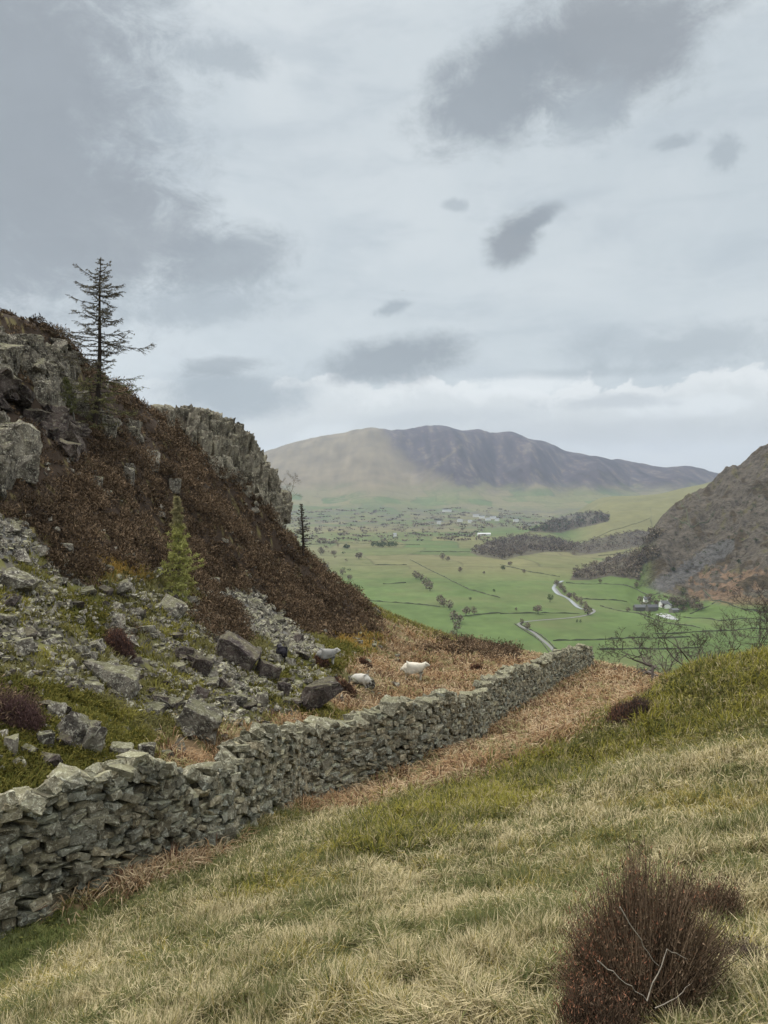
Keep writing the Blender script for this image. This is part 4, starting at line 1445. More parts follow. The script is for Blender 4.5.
# ================================================================== trees near the viewer
def larch(name, label, base, top, halfw, seed, lowgreen=0.35, dens=1.0, C_need=((0.07,0.07,0.035),(0.16,0.15,0.07)), C_low=((0.11,0.13,0.04),(0.22,0.24,0.07)), bark=(0.045,0.036,0.03), trunk_r=0.16, crown_from=0.0, need=0.07, grp=None, lev=34, rep=3, tw=1.0):
    rg = np.random.default_rng(seed)
    base, top = np.asarray(base, float), np.asarray(top, float)
    h = np.linalg.norm(top - base)
    root = bpy.data.objects.new(name, None); root.location = Vector(base); col.objects.link(root)
    tag(root, label, 'larch tree', grp)
    tr = MB(); bb = MB(); nd = []
    t = np.linspace(0, 1, 14)
    cv = (top - base)[None] * t[:, None] + np.stack([0.012 * h * np.sin(t * 5), 0 * t, 0 * t], 1)
    cv[0, 2] -= 0.3
    tr.tube(cv, trunk_r * (1 - t) ** 0.8 + 0.012, 8, bark)
    P0, P1, CC = [], [], []
    for L in range(lev):
        f = crown_from + (0.985 - crown_from) * (L / (lev - 1)) ** 0.9
        o = np.array([np.interp(f, t, cv[:, k]) for k in range(3)])
        hw = np.interp(f, [a for a, b in halfw], [b for a, b in halfw])
        nb = rg.integers(4, 7)
        a0 = rg.uniform(0, 6.28)
        for k in range(nb):
            if rg.random() > dens: continue
            a = a0 + k * 6.28 / nb + rg.normal(0, 0.25)
            ln = hw * rg.choice([rg.uniform(0.25, 0.7), rg.uniform(0.7, 1.2)], p=[0.5, 0.5]) * rg.uniform(0.8, 1.05)
            s = np.linspace(0, 1, 6)
            rise = rg.uniform(-0.16, 0.24)
            pts = np.stack([np.cos(a) * ln * s, np.sin(a) * ln * s, ln * (rise * s - 0.30 * s ** 1.3 * (1 - f) + 0.22 * s ** 3)], 1) + o
            pts[1:] += np.cumsum(rg.normal(0, 0.028 * ln, (5, 3)), 0)
            bb.tube(pts, (0.020 * (1 - s) + 0.006) * (0.5 + 0.5 * min(1, ln / 1.5)), 4, bark)
            ntw = max(4, int(ln * 10 * tw))
            for q in range(ntw):
                u = rg.uniform(0.15, 1)
                p = np.array([np.interp(u, s, pts[:, j]) for j in range(3)])
                tl = ln * rg.uniform(0.12, 0.32) * (1.1 - 0.5 * u)
                aa = a + rg.choice([-1, 1]) * rg.uniform(0.4, 1.2)
                e = p + tl * np.array([np.cos(aa), np.sin(aa), rg.uniform(-0.45, 0.15)])
                bb.tube([p, (p + e) / 2 + rg.normal(0, 0.02, 3), e], [0.009, 0.007, 0.005], 3, bark)
                m_ = rg.integers(3, 7)
                for w in range(m_):
                    P0.append(p + (e - p) * rg.random()); CC.append(f)
            for w in range(max(3, int(ln * 5))):
                u = rg.random(); P0.append(np.array([np.interp(u, s, pts[:, j]) for j in range(3)])); CC.append(f)
    P0 = np.array(P0); CC = np.array(CC)
    P0 = np.repeat(P0, rep, 0); CC = np.repeat(CC, rep)
    n = len(P0)
    d = rg.normal(0, 1, (n, 3)); d[:, 2] -= 0.35; d /= np.linalg.norm(d, axis=1)[:, None]
    s = np.cross(d, rg.normal(0, 1, (n, 3))); s /= np.linalg.norm(s, axis=1)[:, None] + 1e-9
    l = need * rg.uniform(0.5, 1.5, n)[:, None]
    V = np.stack([P0 - s * l * 0.22, P0 + s * l * 0.22, P0 + d * l * 1.6], 1).reshape(-1, 3)
    T = np.arange(n * 3).reshape(-1, 3)
    lowf = (CC < lowgreen + rg.normal(0, 0.04, n))[:, None]
    q = rg.random(n)[:, None]
    C = np.where(lowf, lerp(C_low[0], C_low[1], q), lerp(C_need[0], C_need[1], q))
    nm = MB(); nm.add(V, T, np.repeat(C, 3, 0))
    tr.build('trunk', M_wood, root)
    bb.build('branches', M_wood, root)
    nm.build('needles', M_grass, root)
    return root


b = hit(94, 434, 20, 60)
D = b[1]
px_m = D / F
print('larch D', D)
tp = at(103, 257, D)
larch('larch_tree', 'tall dark sparse larch standing on the rocky slope against the sky', b, tp,
      [(0, 1.3), (0.15, 46 * px_m), (0.3, 38 * px_m), (0.38, 30 * px_m), (0.45, 34 * px_m), (0.52, 46 * px_m), (0.65, 34 * px_m), (0.8, 30 * px_m), (0.9, 17 * px_m), (1, 4 * px_m)], 41, 0.36, 0.78, C_need=((0.10,0.09,0.065),(0.24,0.215,0.15)), C_low=((0.15,0.155,0.07),(0.32,0.31,0.14)), need=0.042, trunk_r=0.115, lev=38, crown_from=0.06, rep=2, tw=1.9)
b = hit(179, 600, 20, 60); D = b[1]; px_m = D / F
larch('larch_tree', 'small pale green larch with feathery branches growing out of the heather', b, at(178, 497, D),
      [(0, 20 * px_m), (0.2, 24 * px_m), (0.5, 17 * px_m), (0.75, 7 * px_m), (1, 1.5 * px_m)], 42, 0.72, C_need=((0.24,0.22,0.12),(0.42,0.38,0.20)), C_low=((0.27,0.28,0.09),(0.52,0.52,0.19)), bark=(0.20,0.17,0.11), trunk_r=0.045, need=0.065, lev=32, rep=4, dens=1.0)
b = hit(303, 556.5, 40, 100)
if b is None: b = at(303, 557, 74)
D = b[1]; px_m = D / F
larch('larch_tree', 'bare thin larch standing alone on the lower ridge against the valley', b, at(302, 504, D),
      [(0, 4 * px_m), (0.2, 9 * px_m), (0.6, 8 * px_m), (1, 2 * px_m)], 43, 0.0, 0.75, C_need=((0.07,0.06,0.05),(0.12,0.10,0.08)), trunk_r=0.09, need=0.05, lev=20, crown_from=0.2)
b = hit(75, 425, 20, 60); D = b[1]; px_m = D / F
larch('larch_tree', 'thin pale sapling beside the trunk of the tall larch', b, at(66, 378, D),
      [(0, 6 * px_m), (0.5, 9 * px_m), (1, 2 * px_m)], 44, 1.0, 0.8, C_low=((0.10,0.11,0.05),(0.20,0.20,0.09)), bark=(0.16,0.15,0.13), trunk_r=0.03, need=0.06, lev=14, crown_from=0.3)


def bare_tree(name, label, base, height, seed, lean=(0, 0), r0=0.07, spread=0.55, depth=6, C=(0.085, 0.07, 0.06), grp=None, cat='bare tree', twigs=5000):
    rg = np.random.default_rng(seed)
    root = bpy.data.objects.new(name, None); root.location = Vector(base); col.objects.link(root)
    tag(root, label, cat, grp)
    tr, br_ = MB(), MB()
    cnt = [0]

    def grow(p, d, ln, r, lv):
        if cnt[0] > twigs: return
        cnt[0] += 1
        n = 5 if lv < 3 else 4
        pts = [p]; dd = d.copy()
        for i in range(n - 1):
            dd = dd + rg.normal(0, 0.22, 3); dd[2] += 0.05; dd /= np.linalg.norm(dd)
            pts.append(pts[-1] + dd * ln / (n - 1))
        (tr if lv == 0 else br_).tube(pts, np.linspace(r, r * 0.62, n), 6 if lv < 2 else 3, np.asarray(C) * rg.uniform(0.8, 1.25))
        if lv >= depth: return
        for k in range(rg.integers(2, 4) if lv < depth - 1 else rg.integers(2, 5)):
            nd = dd + rg.normal(0, spread, 3); nd[2] = nd[2] * 0.8 + 0.12; nd /= np.linalg.norm(nd)
            q = pts[-1] if k < 2 else pts[rg.integers(1, n)]
            grow(q, nd, ln * rg.uniform(0.58, 0.85), max(r * 0.6, 0.005), lv + 1)
    d0 = np.array([lean[0], lean[1], 1.0]); d0 /= np.linalg.norm(d0)
    grow(np.array([0, 0, -0.2]), d0, height * 0.30, r0, 0)
    k = height / max(a[:, 2].max() for a in tr.V + br_.V)
    for q in (tr, br_):
        q.V = [a * k for a in q.V]
    tr.build('trunk', M_wood, root)
    br_.build('branches', M_wood, root)
    return root


def on(px, D):
    x = (px - 384) / F * D
    return np.array([x, D, H1(x, D)])


for (px, D, top, sd_, ln_, lab) in [
    (765, 29, 590, 52, (-0.25, 0), 'bare thorn tree at the right edge with branches spreading over the knoll'),
    (736, 31, 604, 53, (-0.35, 0), 'crooked bare thorn tree leaning left behind the grassy knoll'),
    (706, 33, 610, 54, (-0.45, 0), 'bare twisted thorn bending left in the middle of the thicket'),
    (680, 35, 622, 55, (0.1, 0), 'small bare bushy thorn just behind the brow of bracken'),
    (655, 37, 630, 56, (0.0, 0), 'lowest bare bush at the left end of the thicket'),
    (790, 27, 575, 57, (-0.3, 0), 'dense bare tree leaning in from outside the right edge')]:
    p = on(px, D)
    hgt = at(px, top, D)[2] - p[2]
    bare_tree('thorn_tree', lab, p, hgt * 0.98, sd_, ln_, r0=0.05, depth=7, spread=0.6, C=(0.075, 0.062, 0.055))
for (px, D, top, sd_, lab) in [(646, 44, 652, 61, 'low grey scrubby bush behind the end of the bracken'), (668, 41, 640, 62, 'wide grey leafless bush below the thorn trees'),
                              (690, 38, 640, 63, 'tangled brownish bush at the foot of the bent thorn'), (716, 36, 640, 64, 'dark tangled bush between two thorn trees')]:
    p = on(px, D); hgt = at(px, top, D)[2] - p[2]
    bare_tree('bare_bush', lab, p, hgt * 1.0, sd_, (0, 0), r0=0.05, spread=0.8, depth=6, C=(0.14, 0.12, 0.105), cat='bush')
for (px, py, D, hp, sd_, lab) in [(288, 500, 60, 30, 71, 'wispy bare birch clinging to the right edge of the crag'), (288, 540, 64, 34, 72, 'bare sapling at the foot of the crag edge')]:
    p = at(px, py, D)
    bare_tree('bare_sapling', lab, p, hp / F * D, sd_, (0.25, 0), r0=0.022, depth=6, C=(0.16, 0.14, 0.12), cat='sapling')


# ================================================================== heather bushes one can single out
def heather_bush(label, c, w, d, h, n, seed, C1, C2, Ctip, twig=0.0022, name='heather_bush'):
    rg = np.random.default_rng(seed)
    root = bpy.data.objects.new(name, None); root.location = Vector(c); col.objects.link(root)
    tag(root, label, 'heather bush')
    th = rg.uniform(0, 2 * np.pi, n); rr = np.sqrt(rg.random(n))
    bx, by = np.cos(th) * rr * 0.62 * w / 2, np.sin(th) * rr * 0.62 * d / 2
    gz = H(c[0] + bx, c[1] + by) - c[2]
    out = rr * 1.0
    lump = np.clip(1 + 0.7 * fbm(np.cos(th) * rr * 3.2 + seed, np.sin(th) * rr * 3.2, 3, seed), 0.74, 1.16)
    hz = h * np.sqrt(np.clip(1.08 - out ** 2, 0.05, 1)) * lump * rg.uniform(0.45, 1.12, n)
    ex = np.cos(th) * rr * w / 2 * lump + rg.normal(0, 0.05 * w, n); ey = np.sin(th) * rr * d / 2 * lump + rg.normal(0, 0.05 * w, n)
    A = np.stack([bx, by, gz - 0.02], 1)
    gz2 = H(c[0] + ex, c[1] + ey) - c[2]
    E = np.stack([ex, ey, gz2 + hz], 1)
    st = MB()
    t = np.linspace(0, 1, 5)[None, :, None]
    mid = np.stack([ex * 0.55, ey * 0.55, gz + hz * 0.35], 1)
    P = A[:, None] * (1 - t) ** 2 + 2 * mid[:, None] * t * (1 - t) + E[:, None] * t ** 2
    P = P + rg.normal(0, 0.012, P.shape) * (t > 0)
    s = rg.normal(0, 1, (n, 1, 3)); tn = np.gradient(P, axis=1)
    s = np.cross(tn, s); s /= np.linalg.norm(s, axis=2, keepdims=True) + 1e-9
    wv = (np.array([2.0, 1.6, 1.2, 0.9, 0.4]) * twig)[None, :, None]
    V = np.stack([P - s * wv, P + s * wv], 2).reshape(-1, 3)
    k = np.arange(n)[:, None] * 10
    T = np.concatenate([np.concatenate([k + [2 * i, 2 * i + 1, 2 * i + 3], k + [2 * i, 2 * i + 3, 2 * i + 2]], 1) for i in range(4)], 1).reshape(-1, 3)
    C = np.repeat(lerp(C1, C2, rg.random((n, 1))), 10, 0)
    st.add(V, T, C)
    # tiny leaf and dead flower bracts along the upper half of each stem
    m_ = 9
    u = rg.uniform(0.45, 1.05, (n, m_, 1))
    L0 = A[:, None] * (1 - u) ** 2 + 2 * mid[:, None] * u * (1 - u) + E[:, None] * u ** 2 + rg.normal(0, 0.008 + 0.01 * w, (n, m_, 3))
    dd = rg.normal(0, 1, (n, m_, 3)); dd[..., 2] += 2.2; dd /= np.linalg.norm(dd, axis=2, keepdims=True)
    ss = np.cross(dd, rg.normal(0, 1, (n, m_, 3))); ss /= np.linalg.norm(ss, axis=2, keepdims=True) + 1e-9
    ll = twig * rg.uniform(3.0, 6.5, (n, m_, 1))
    V2 = np.stack([L0 - ss * ll * 0.22, L0 + ss * ll * 0.22, L0 + dd * ll * 1.5], 2).reshape(-1, 3)
    tipc = rg.random((n, m_, 1)) < np.clip((u - 0.72) * 2.2, 0, 1) * (0.45 + 0.5 * (np.cos(th - 2.4) * rr)[:, None, None])
    C3 = np.where(tipc, lerp(Ctip[0], Ctip[1], rg.random((n, m_, 1))), lerp(C1, C2, rg.random((n, m_, 1)) ** 1.5))
    lf = MB(); lf.add(V2, np.arange(len(V2)).reshape(-1, 3), np.repeat(C3.reshape(-1, 3), 3, 0))
    st.build('stems', M_heath, root)
    lf.build('leaves', M_heath, root)
    return root


TIP = ((0.20, 0.08, 0.05), (0.40, 0.20, 0.12))
HB = ((0.045, 0.031, 0.021), (0.27, 0.19, 0.125))
p = on(645, 2.66)
heather_bush('large dark rust-tipped heather bush in the bottom right of the near grass', p, 0.50, 0.52, 0.44, 4800, 81, HB[0], HB[1], TIP, 0.0016)
p = on(606, 2.36)
heather_bush('lower dark lobe of heather crouching at the front left of the large heather bush', p, 0.26, 0.30, 0.20, 2200, 82, HB[0], (0.16, 0.11, 0.075), TIP, 0.0015)
p = on(712, 3.65)
heather_bush('sparser dark heather bush right behind the large heather bush', p, 0.34, 0.4, 0.27, 1300, 83, HB[0], HB[1], TIP, 0.0019)
p = on(742, 2.85)
heather_bush('small thin purplish heather bush at the right edge in front', p, 0.24, 0.2, 0.13, 600, 84, HB[0], (0.20, 0.15, 0.125), ((0.26, 0.20, 0.17), (0.34, 0.28, 0.24)), 0.0015)
p = hit(628, 722, 8, 40)
heather_bush('round dark heather bush on the green knoll above the bracken', p, 40 / F * p[1], 0.8, 0.34, 2600, 85, (0.05, 0.035, 0.03), (0.14, 0.10, 0.08), TIP, 0.005)
p = hit(592, 728, 8, 40)
p = hit(18, 724, 8, 40)
heather_bush('purplish heather bush at the left edge above the near wall', p, 46 / F * p[1], 0.7, 0.42, 2400, 86, (0.07, 0.04, 0.038), (0.18, 0.11, 0.10), ((0.20, 0.12, 0.11), (0.26, 0.17, 0.15)), 0.004)
p = hit(121, 652, 8, 40)
heather_bush('round brown heather bush growing among the scree boulders', p, 28 / F * p[1], 0.7, 0.5, 1800, 87, (0.06, 0.035, 0.03), (0.15, 0.095, 0.08), TIP, 0.006)
for (px, py, w, sd_, lab) in [(322, 662, 14, 88, 'dark round heather tuft between the grey sheep and the white-backed sheep'), (364, 664, 15, 89, 'dark heather tuft above the white-backed sheep'),
                             (345, 690, 20, 90, 'dark heather tuft right beside the large mossy boulder'), (476, 668, 12, 91, 'lone dark tuft in the bracken right of the white sheep')]:
    p = hit(px, py + 4, 8, 90)
    if p is None: continue
    heather_bush(lab, p, w / F * p[1] * 1.1, w / F * p[1], 0.55 * w / F * p[1], 900, sd_, (0.05, 0.03, 0.022), (0.13, 0.08, 0.055), TIP, 0.009)

# bleached dead twigs caught in the big bush
def twig(label, pl, D, r=0.0019):
    P = [at(a, b, D + 0.02 * i) for i, (a, b) in enumerate(pl)]
    Q = [P[0]]
    for a, b in zip(P[:-1], P[1:]):
        for k in (1, 2, 3):
            Q.append(a + (b - a) * k / 3 + (rng.normal(0, 0.003, 3) if k < 3 else 0))
    mb = MB(); mb.tube(Q, np.linspace(r, r * 0.5, len(Q)), 6, (0.30, 0.265, 0.22))
    o = mb.build('dead_twig', M_wood)
    return tag(o, label, 'twig')
twig('bleached bare twig making the left arm of a V on the big heather bush', [(598, 961), (613, 971), (632, 986), (647, 1001)], 2.24)
twig('bleached bare twig standing up and hooked over at its top on the big heather bush', [(647, 1001), (658, 974), (667, 949), (676, 953), (686, 959)], 2.26)
twig('upper bleached twig slanting down through the dark heather', [(620, 907), (634, 930), (643, 946), (659, 966)], 2.28)
twig('pale curved twig lying in the grass right below the big heather bush', [(655, 1008), (676, 998), (692, 983)], 2.38)


# ================================================================== sheep
def sheep(label, p, yaw, C_body, C_head, scale=1.0, graze=False, seed=1):
    J = {'rump': ((-0.40, 0, 0.62), 0.22), 'mid': ((-0.12, 0, 0.60), 0.26), 'ch': ((0.2, 0, 0.61), 0.24), 'wi': ((0.36, 0, 0.70), 0.15),
         'nk': ((0.43, 0, 0.74), 0.125), 'hd': ((0.53, 0, 0.80), 0.095), 'mz': ((0.65, 0, 0.73), 0.06), 'mz2': ((0.70, 0, 0.705), 0.045), 'tl': ((-0.60, 0, 0.60), 0.045), 'tl2': ((-0.64, 0, 0.45), 0.03)}
    if graze:
        J['nk'] = ((0.52, 0, 0.55), 0.10); J['hd'] = ((0.62, 0, 0.34), 0.085); J['mz'] = ((0.70, 0, 0.2), 0.055); J['mz2'] = ((0.73, 0, 0.13), 0.04)
    E = [('mid', 'rump'), ('mid', 'ch'), ('ch', 'wi'), ('wi', 'nk'), ('nk', 'hd'), ('hd', 'mz'), ('mz', 'mz2'), ('rump', 'tl'), ('tl', 'tl2')]
    for s in (1, -1):
        J['fs%d' % s] = ((0.24, s * 0.11, 0.46), 0.085); J['fk%d' % s] = ((0.27, s * 0.12, 0.26), 0.038); J['ff%d' % s] = ((0.25, s * 0.12, 0.03), 0.032)
        J['hs%d' % s] = ((-0.38, s * 0.12, 0.48), 0.11); J['hk%d' % s] = ((-0.34, s * 0.13, 0.36), 0.06); J['hh%d' % s] = ((-0.46, s * 0.13, 0.24), 0.036); J['hf%d' % s] = ((-0.43, s * 0.13, 0.03), 0.032)
        J['er%d' % s] = (tuple(np.array(J['hd'][0]) + (-0.01, s * 0.14, 0.03)), 0.022)
        E += [('ch', 'fs%d' % s), ('fs%d' % s, 'fk%d' % s), ('fk%d' % s, 'ff%d' % s), ('rump', 'hs%d' % s), ('hs%d' % s, 'hk%d' % s), ('hk%d' % s, 'hh%d' % s), ('hh%d' % s, 'hf%d' % s), ('hd', 'er%d' % s)]
    names = list(J)
    me = bpy.data.meshes.new('sheep')
    me.from_pydata([J[n][0] for n in names], [(names.index(a), names.index(b_)) for a, b_ in E], [])
    o = bpy.data.objects.new('sheep', me); col.objects.link(o)
    sk = o.modifiers.new('s', 'SKIN')
    for i, n in enumerate(names):
        r_ = J[n][1]
        me.skin_vertices[0].data[i].radius = (r_, r_)
        me.skin_vertices[0].data[i].use_root = (n == 'mid')
    ss = o.modifiers.new('u', 'SUBSURF'); ss.levels = 2; ss.render_levels = 2
    dg = bpy.context.evaluated_depsgraph_get(); dg.update()
    m2 = bpy.data.meshes.new_from_object(o.evaluated_get(dg))
    o.modifiers.clear(); o.data = m2
    n = len(m2.vertices)
    V = np.empty(n * 3, np.float32); m2.vertices.foreach_get('co', V); V = V.reshape(-1, 3)
    wool = (V[:, 2] > 0.36) & (V[:, 0] < 0.5)
    d = fbm(V[:, 0] * 14 + V[:, 2] * 9, V[:, 1] * 14 + V[:, 2] * 11, 2, seed)
    c0 = np.array([0, 0, 0.6])
    V = V + np.where(wool, 0.15 * (0.4 + d), 0)[:, None] * (V - c0)
    m2.vertices.foreach_set('co', V.astype(np.float32).ravel())
    hd = (V[:, 0] > 0.50) | (V[:, 2] < 0.33)
    C = np.where(hd[:, None], np.array(C_head), np.array(C_body)) * (1 + 0.25 * d)[:, None]
    ca_ = m2.color_attributes.new('Col', 'FLOAT_COLOR', 'POINT')
    c4 = np.ones((n, 4), np.float32); c4[:, :3] = C; ca_.data.foreach_set('color', c4.ravel())
    m2.polygons.foreach_set('use_smooth', np.ones(len(m2.polygons), bool))
    m2.materials.clear(); m2.materials.append(M_wool)
    m2.update()
    o.location = Vector(p); o.rotation_euler = (0, 0, yaw); o.scale = (scale,) * 3
    return tag(o, label, 'sheep')


M_wool = vcol_mat('sheep_wool', 0.15, 20.0, 0.5, 40.0, dist=0.02)
p = hit(415, 681, 20, 80)
sheep('white sheep standing side-on in the bracken pasture, head to the right', p, 0.05, (0.60, 0.56, 0.47), (0.58, 0.54, 0.46), 1.0, seed=3)
p = hit(360, 690, 20, 80)
sheep('white-backed sheep with its head down on the near side of the pasture', p, math.pi - 0.5, (0.52, 0.50, 0.45), (0.34, 0.33, 0.31), 0.72, True, seed=4)
p = hit(328, 665, 20, 80)
sheep('grey-fleeced sheep with a white face on the mossy slope', p, 0.35, (0.27, 0.265, 0.25), (0.55, 0.53, 0.49), 0.76, seed=5)
p = hit(281, 662, 20, 80)
sheep('black sheep seen from behind at the edge of the scree', p, 1.9, (0.028, 0.026, 0.032), (0.02, 0.02, 0.022), 0.66, seed=6)

# bird
mb = MB()
mb.add([(0,-.28,0),(.06,0,.04),(-.06,0,.04),(0,.2,0),(0,0,-.06)], [(0,1,2),(1,3,2),(0,4,1),(0,2,4),(1,4,3),(2,3,4)], (0.02,.02,.02))
mb.add([(0.04,.08,.03),(0.04,-.1,.03),(.35,.06,.14),(.35,-.08,.14),(.62,-.1,.06)], [(0,1,3),(0,3,2),(2,3,4),(3,1,0),(2,3,0),(4,3,2)], (0.02,.02,.02))
mb.add([(-0.04,.08,.03),(-0.04,-.1,.03),(-.35,.06,.14),(-.35,-.08,.14),(-.62,-.1,.06)], [(0,1,3),(0,3,2),(2,3,4),(3,1,0),(2,3,0),(4,3,2)], (0.02,.02,.02))
o = mb.build('bird', M_heath, None, Vector(at(403, 291, 210)))
tag(o, 'tiny dark bird gliding high over the valley', 'bird')

# ================================================================== the valley
def drape(pl, off=0.0, dmin=300):
    P = hits([a for a, b in pl], [b for a, b in pl], dmin)
    return P[~np.isnan(P[:, 0])]


def ribbon(P, width, off=0.15, C=(0.4, 0.4, 0.38), step=8.0):
    Q = [P[0]]
    for a, b in zip(P[:-1], P[1:]):
        n = max(1, int(np.linalg.norm(b - a) / step))
        for k in range(1, n + 1): Q.append(a + (b - a) * k / n)
    Q = np.array(Q)
    for _ in range(3): Q[1:-1] = 0.25 * Q[:-2] + .5 * Q[1:-1] + .25 * Q[2:]
    t = np.gradient(Q[:, :2], axis=0); t /= np.linalg.norm(t, axis=1)[:, None] + 1e-9
    nrm = np.stack([-t[:, 1], t[:, 0]], 1)
    Lp = Q[:, :2] + nrm * width / 2; Rp = Q[:, :2] - nrm * width / 2
    V = np.concatenate([np.column_stack([Lp, H(Lp[:, 0], Lp[:, 1]) + off]), np.column_stack([Rp, H(Rp[:, 0], Rp[:, 1]) + off])])
    n = len(Q); T = []
    for i in range(n - 1): T += [(i, n + i, n + i + 1), (i, n + i + 1, i + 1)]
    mb = MB(); mb.add(V, T, C)
    return mb, Q


M_road = vcol_mat('road_surface', 0.1, 0.1)
mb, Qr = ribbon(drape([(556,655),(553,649),(542,640),(533,632),(524,628),(515.5,624),(522,622),(533,621),(560,619),(580,617),(591,614.5),(596,611),(590,608),(578,606),(572,601),(567,598),(560,594),(555,588)]), 3.6, 0.35, (0.19, 0.19, 0.18))
tag(mb.build('road', M_road), kind='structure')
mb, Qb = ribbon(drape([(588,611),(578,608),(572,602),(566,597),(558,595),(553,589),(556,584),(563,581)]), 5.0, 0.5, (0.42, 0.42, 0.40))
tag(mb.build('river', M_water), kind='structure')
# pale pond beside the farm
c = drape([(667, 617)])[0]
mb = MB(); th = np.linspace(0, 2 * np.pi, 25)[:-1]
rad = 1 + 0.12 * np.sin(3 * th) + 0.08 * np.cos(5 * th)
V = [(0, 0, 0.4)] + [(math.cos(a) * 9.5 * q, math.sin(a) * 26 * q, 0.4) for a, q in zip(th, rad)]
V = [(x_, y_, H1(c[0] + x_, c[1] + y_) + 0.4 - c[2]) for x_, y_, _ in V]
mb.add(V, [(0, i, i % 24 + 1) for i in range(1, 25)], (0.5, 0.5, 0.5))
mb2 = mb.build('water', M_pond := new_mat('pond_water')[0], None, Vector(c))
pb = M_pond.node_tree.nodes['Principled BSDF']
pb.inputs['Base Color'].default_value = (0.55, 0.57, 0.57, 1); pb.inputs['Roughness'].default_value = 0.12; pb.inputs['Specular IOR Level'].default_value = 0.9
tag(mb2, kind='structure')


def field_wall(pl, label, h=1.25, w=0.9, C=(0.105, 0.115, 0.075), name='field_wall', cat='field wall', rough=0.55):
    P = drape(pl)
    if len(P) < 2: return
    Q = [P[0]]
    for a, b in zip(P[:-1], P[1:]):
        n = max(1, int(np.linalg.norm(b - a) / 6))
        for k in range(1, n + 1): Q.append(a + (b - a) * k / n)
    Q = np.array(Q); c0 = Q[len(Q) // 2].copy(); c0[2] = H1(c0[0], c0[1])
    t = np.gradient(Q[:, :2], axis=0); t /= np.linalg.norm(t, axis=1)[:, None] + 1e-9
    nr = np.stack([-t[:, 1], t[:, 0]], 1) * w / 2
    z = H(Q[:, 0], Q[:, 1])
    hh = h * (1 + rough * rng.uniform(-1, 1, len(Q)))
    rows = [np.column_stack([Q[:, :2] + nr, z - 0.6]), np.column_stack([Q[:, :2] + nr * 0.7, z + hh]), np.column_stack([Q[:, :2] - nr * 0.7, z + hh]), np.column_stack([Q[:, :2] - nr, z - 0.6])]
    n = len(Q); V = np.concatenate(rows) - c0; T = []
    for r_ in range(3):
        for i in range(n - 1):
            a = r_ * n + i; b = a + n
            T += [(a, b, b + 1), (a, b + 1, a + 1)]
    mb = MB(); mb.add(V, T, C)
    return tag(mb.build(name, M_far, None, Vector(c0)), label, cat, 'walls and hedges between the valley fields', 'thing')


FW = [
 ([(500,614),(540,613),(580,614)], 'field wall crossing the green fields left of the road bend'),
 ([(456,617),(468,616),(500,613)], 'field wall curving away from the tree-lined beck at left'),
 ([(553,641),(600,640),(640,638),(690,637)], 'field wall running right from the lower end of the road'),
 ([(566,583),(600,584),(638,590),(660,594)], 'farthest field wall under the bare wood in the middle'),
 ([(578,599),(600,600),(627,602)], 'short field wall right of the river'),
 ([(600,606),(620,611),(655,620),(700,628)], 'field wall slanting down behind the farm'),
 ([(694,592),(712,600),(744,610),(768,612)], 'curving wall at the foot of the rusty craggy hill'),
 ([(683,617),(720,621),(768,622)], 'field wall right of the pond'),
 ([(655,634),(700,632),(768,630)], 'field wall seen through the bare thorn trees'),
 ([(600,650),(640,649),(700,648)], 'nearest field wall just above the end of the stone wall'),
 ([(715,602),(705,608),(690,614)], 'short wall climbing to the rusty slope beside the farm'),
 ([(383,584),(395,583.5),(406,583)], 'short dark hedge standing alone in the left fields'),
 ([(375,565),(392,565),(407,565)], 'thin far hedge above the short dark hedge'),
 ([(514.5,624),(523,630),(533,636),(542,643),(549,652)], 'roadside wall left of the near stretch of road'),
 ([(520,624),(530,630),(540,635),(550,643),(556,650)], 'roadside wall right of the near stretch of road'),
 ([(360,600),(400,603),(440,607)], 'faint wall across the nearest left field'),
 ([(330,575),(350,590),(372,604)], 'wall climbing the left side of the valley'),
 ([(410,560),(440,575),(470,590),(500,598)], 'long thin wall slanting through the middle fields'),
 ([(500,565),(530,572),(560,577)], 'thin wall below the dark wood'),
 ([(598,556),(640,546),(690,528),(715,510)], 'intake wall running up the green hill'),
 ([(575,545),(600,536),(650,518),(700,500)], 'upper wall crossing the green hill'),
 ([(650,506),(668,514),(690,526)], 'short wall dropping down the green hill'),
 ([(300,545),(350,543),(420,545)], 'far hedge line on the left valley floor'),
 ([(420,552),(470,552)], 'far hedge line left of the dark wood'),
]
for pl, lab in FW:
    field_wall(pl, lab)


def blobtree(p, h, w, C1, C2, seed, n=46, bare=True, trunk=True):
    """returns crown and trunk of a distant tree as two builders"""
    rg = np.random.default_rng(seed)
    cr, tr = MB(), MB()
    if trunk:
        tr.tube([(0, 0, -0.3), (0, 0, h * 0.45)], [w * 0.045, w * 0.03], 5, (0.07, 0.06, 0.05))
    q = rg.normal(0, 1, (n, 3)); q /= np.linalg.norm(q, axis=1)[:, None]; q *= rg.random((n, 1)) ** 0.4
    c = q * [w / 2, w / 2, h * 0.42] + [0, 0, h * 0.55]
    c = c + rg.normal(0, 0.10, 3) * [w, w, 0] * (rg.random((n, 1)) > 0.5)
    d = q + rg.normal(0, 0.5, (n, 3)); d /= np.linalg.norm(d, axis=1)[:, None]
    s = np.cross(d, rg.normal(0, 1, (n, 3))); s /= np.linalg.norm(s, axis=1)[:, None] + 1e-9
    l = w * (0.14 if n > 100 else 0.18) * rg.uniform(0.5, 1.4, (n, 1))
    V = np.stack([c - s * l * 0.45 - d * l * 0.5, c + s * l * 0.45 - d * l * 0.5, c + d * l * 0.9], 1).reshape(-1, 3)
    C = np.repeat(lerp(C1, C2, rg.random((n, 1))), 3, 0)
    cr.add(V, np.arange(3 * n).reshape(-1, 3), C)
    return cr, tr


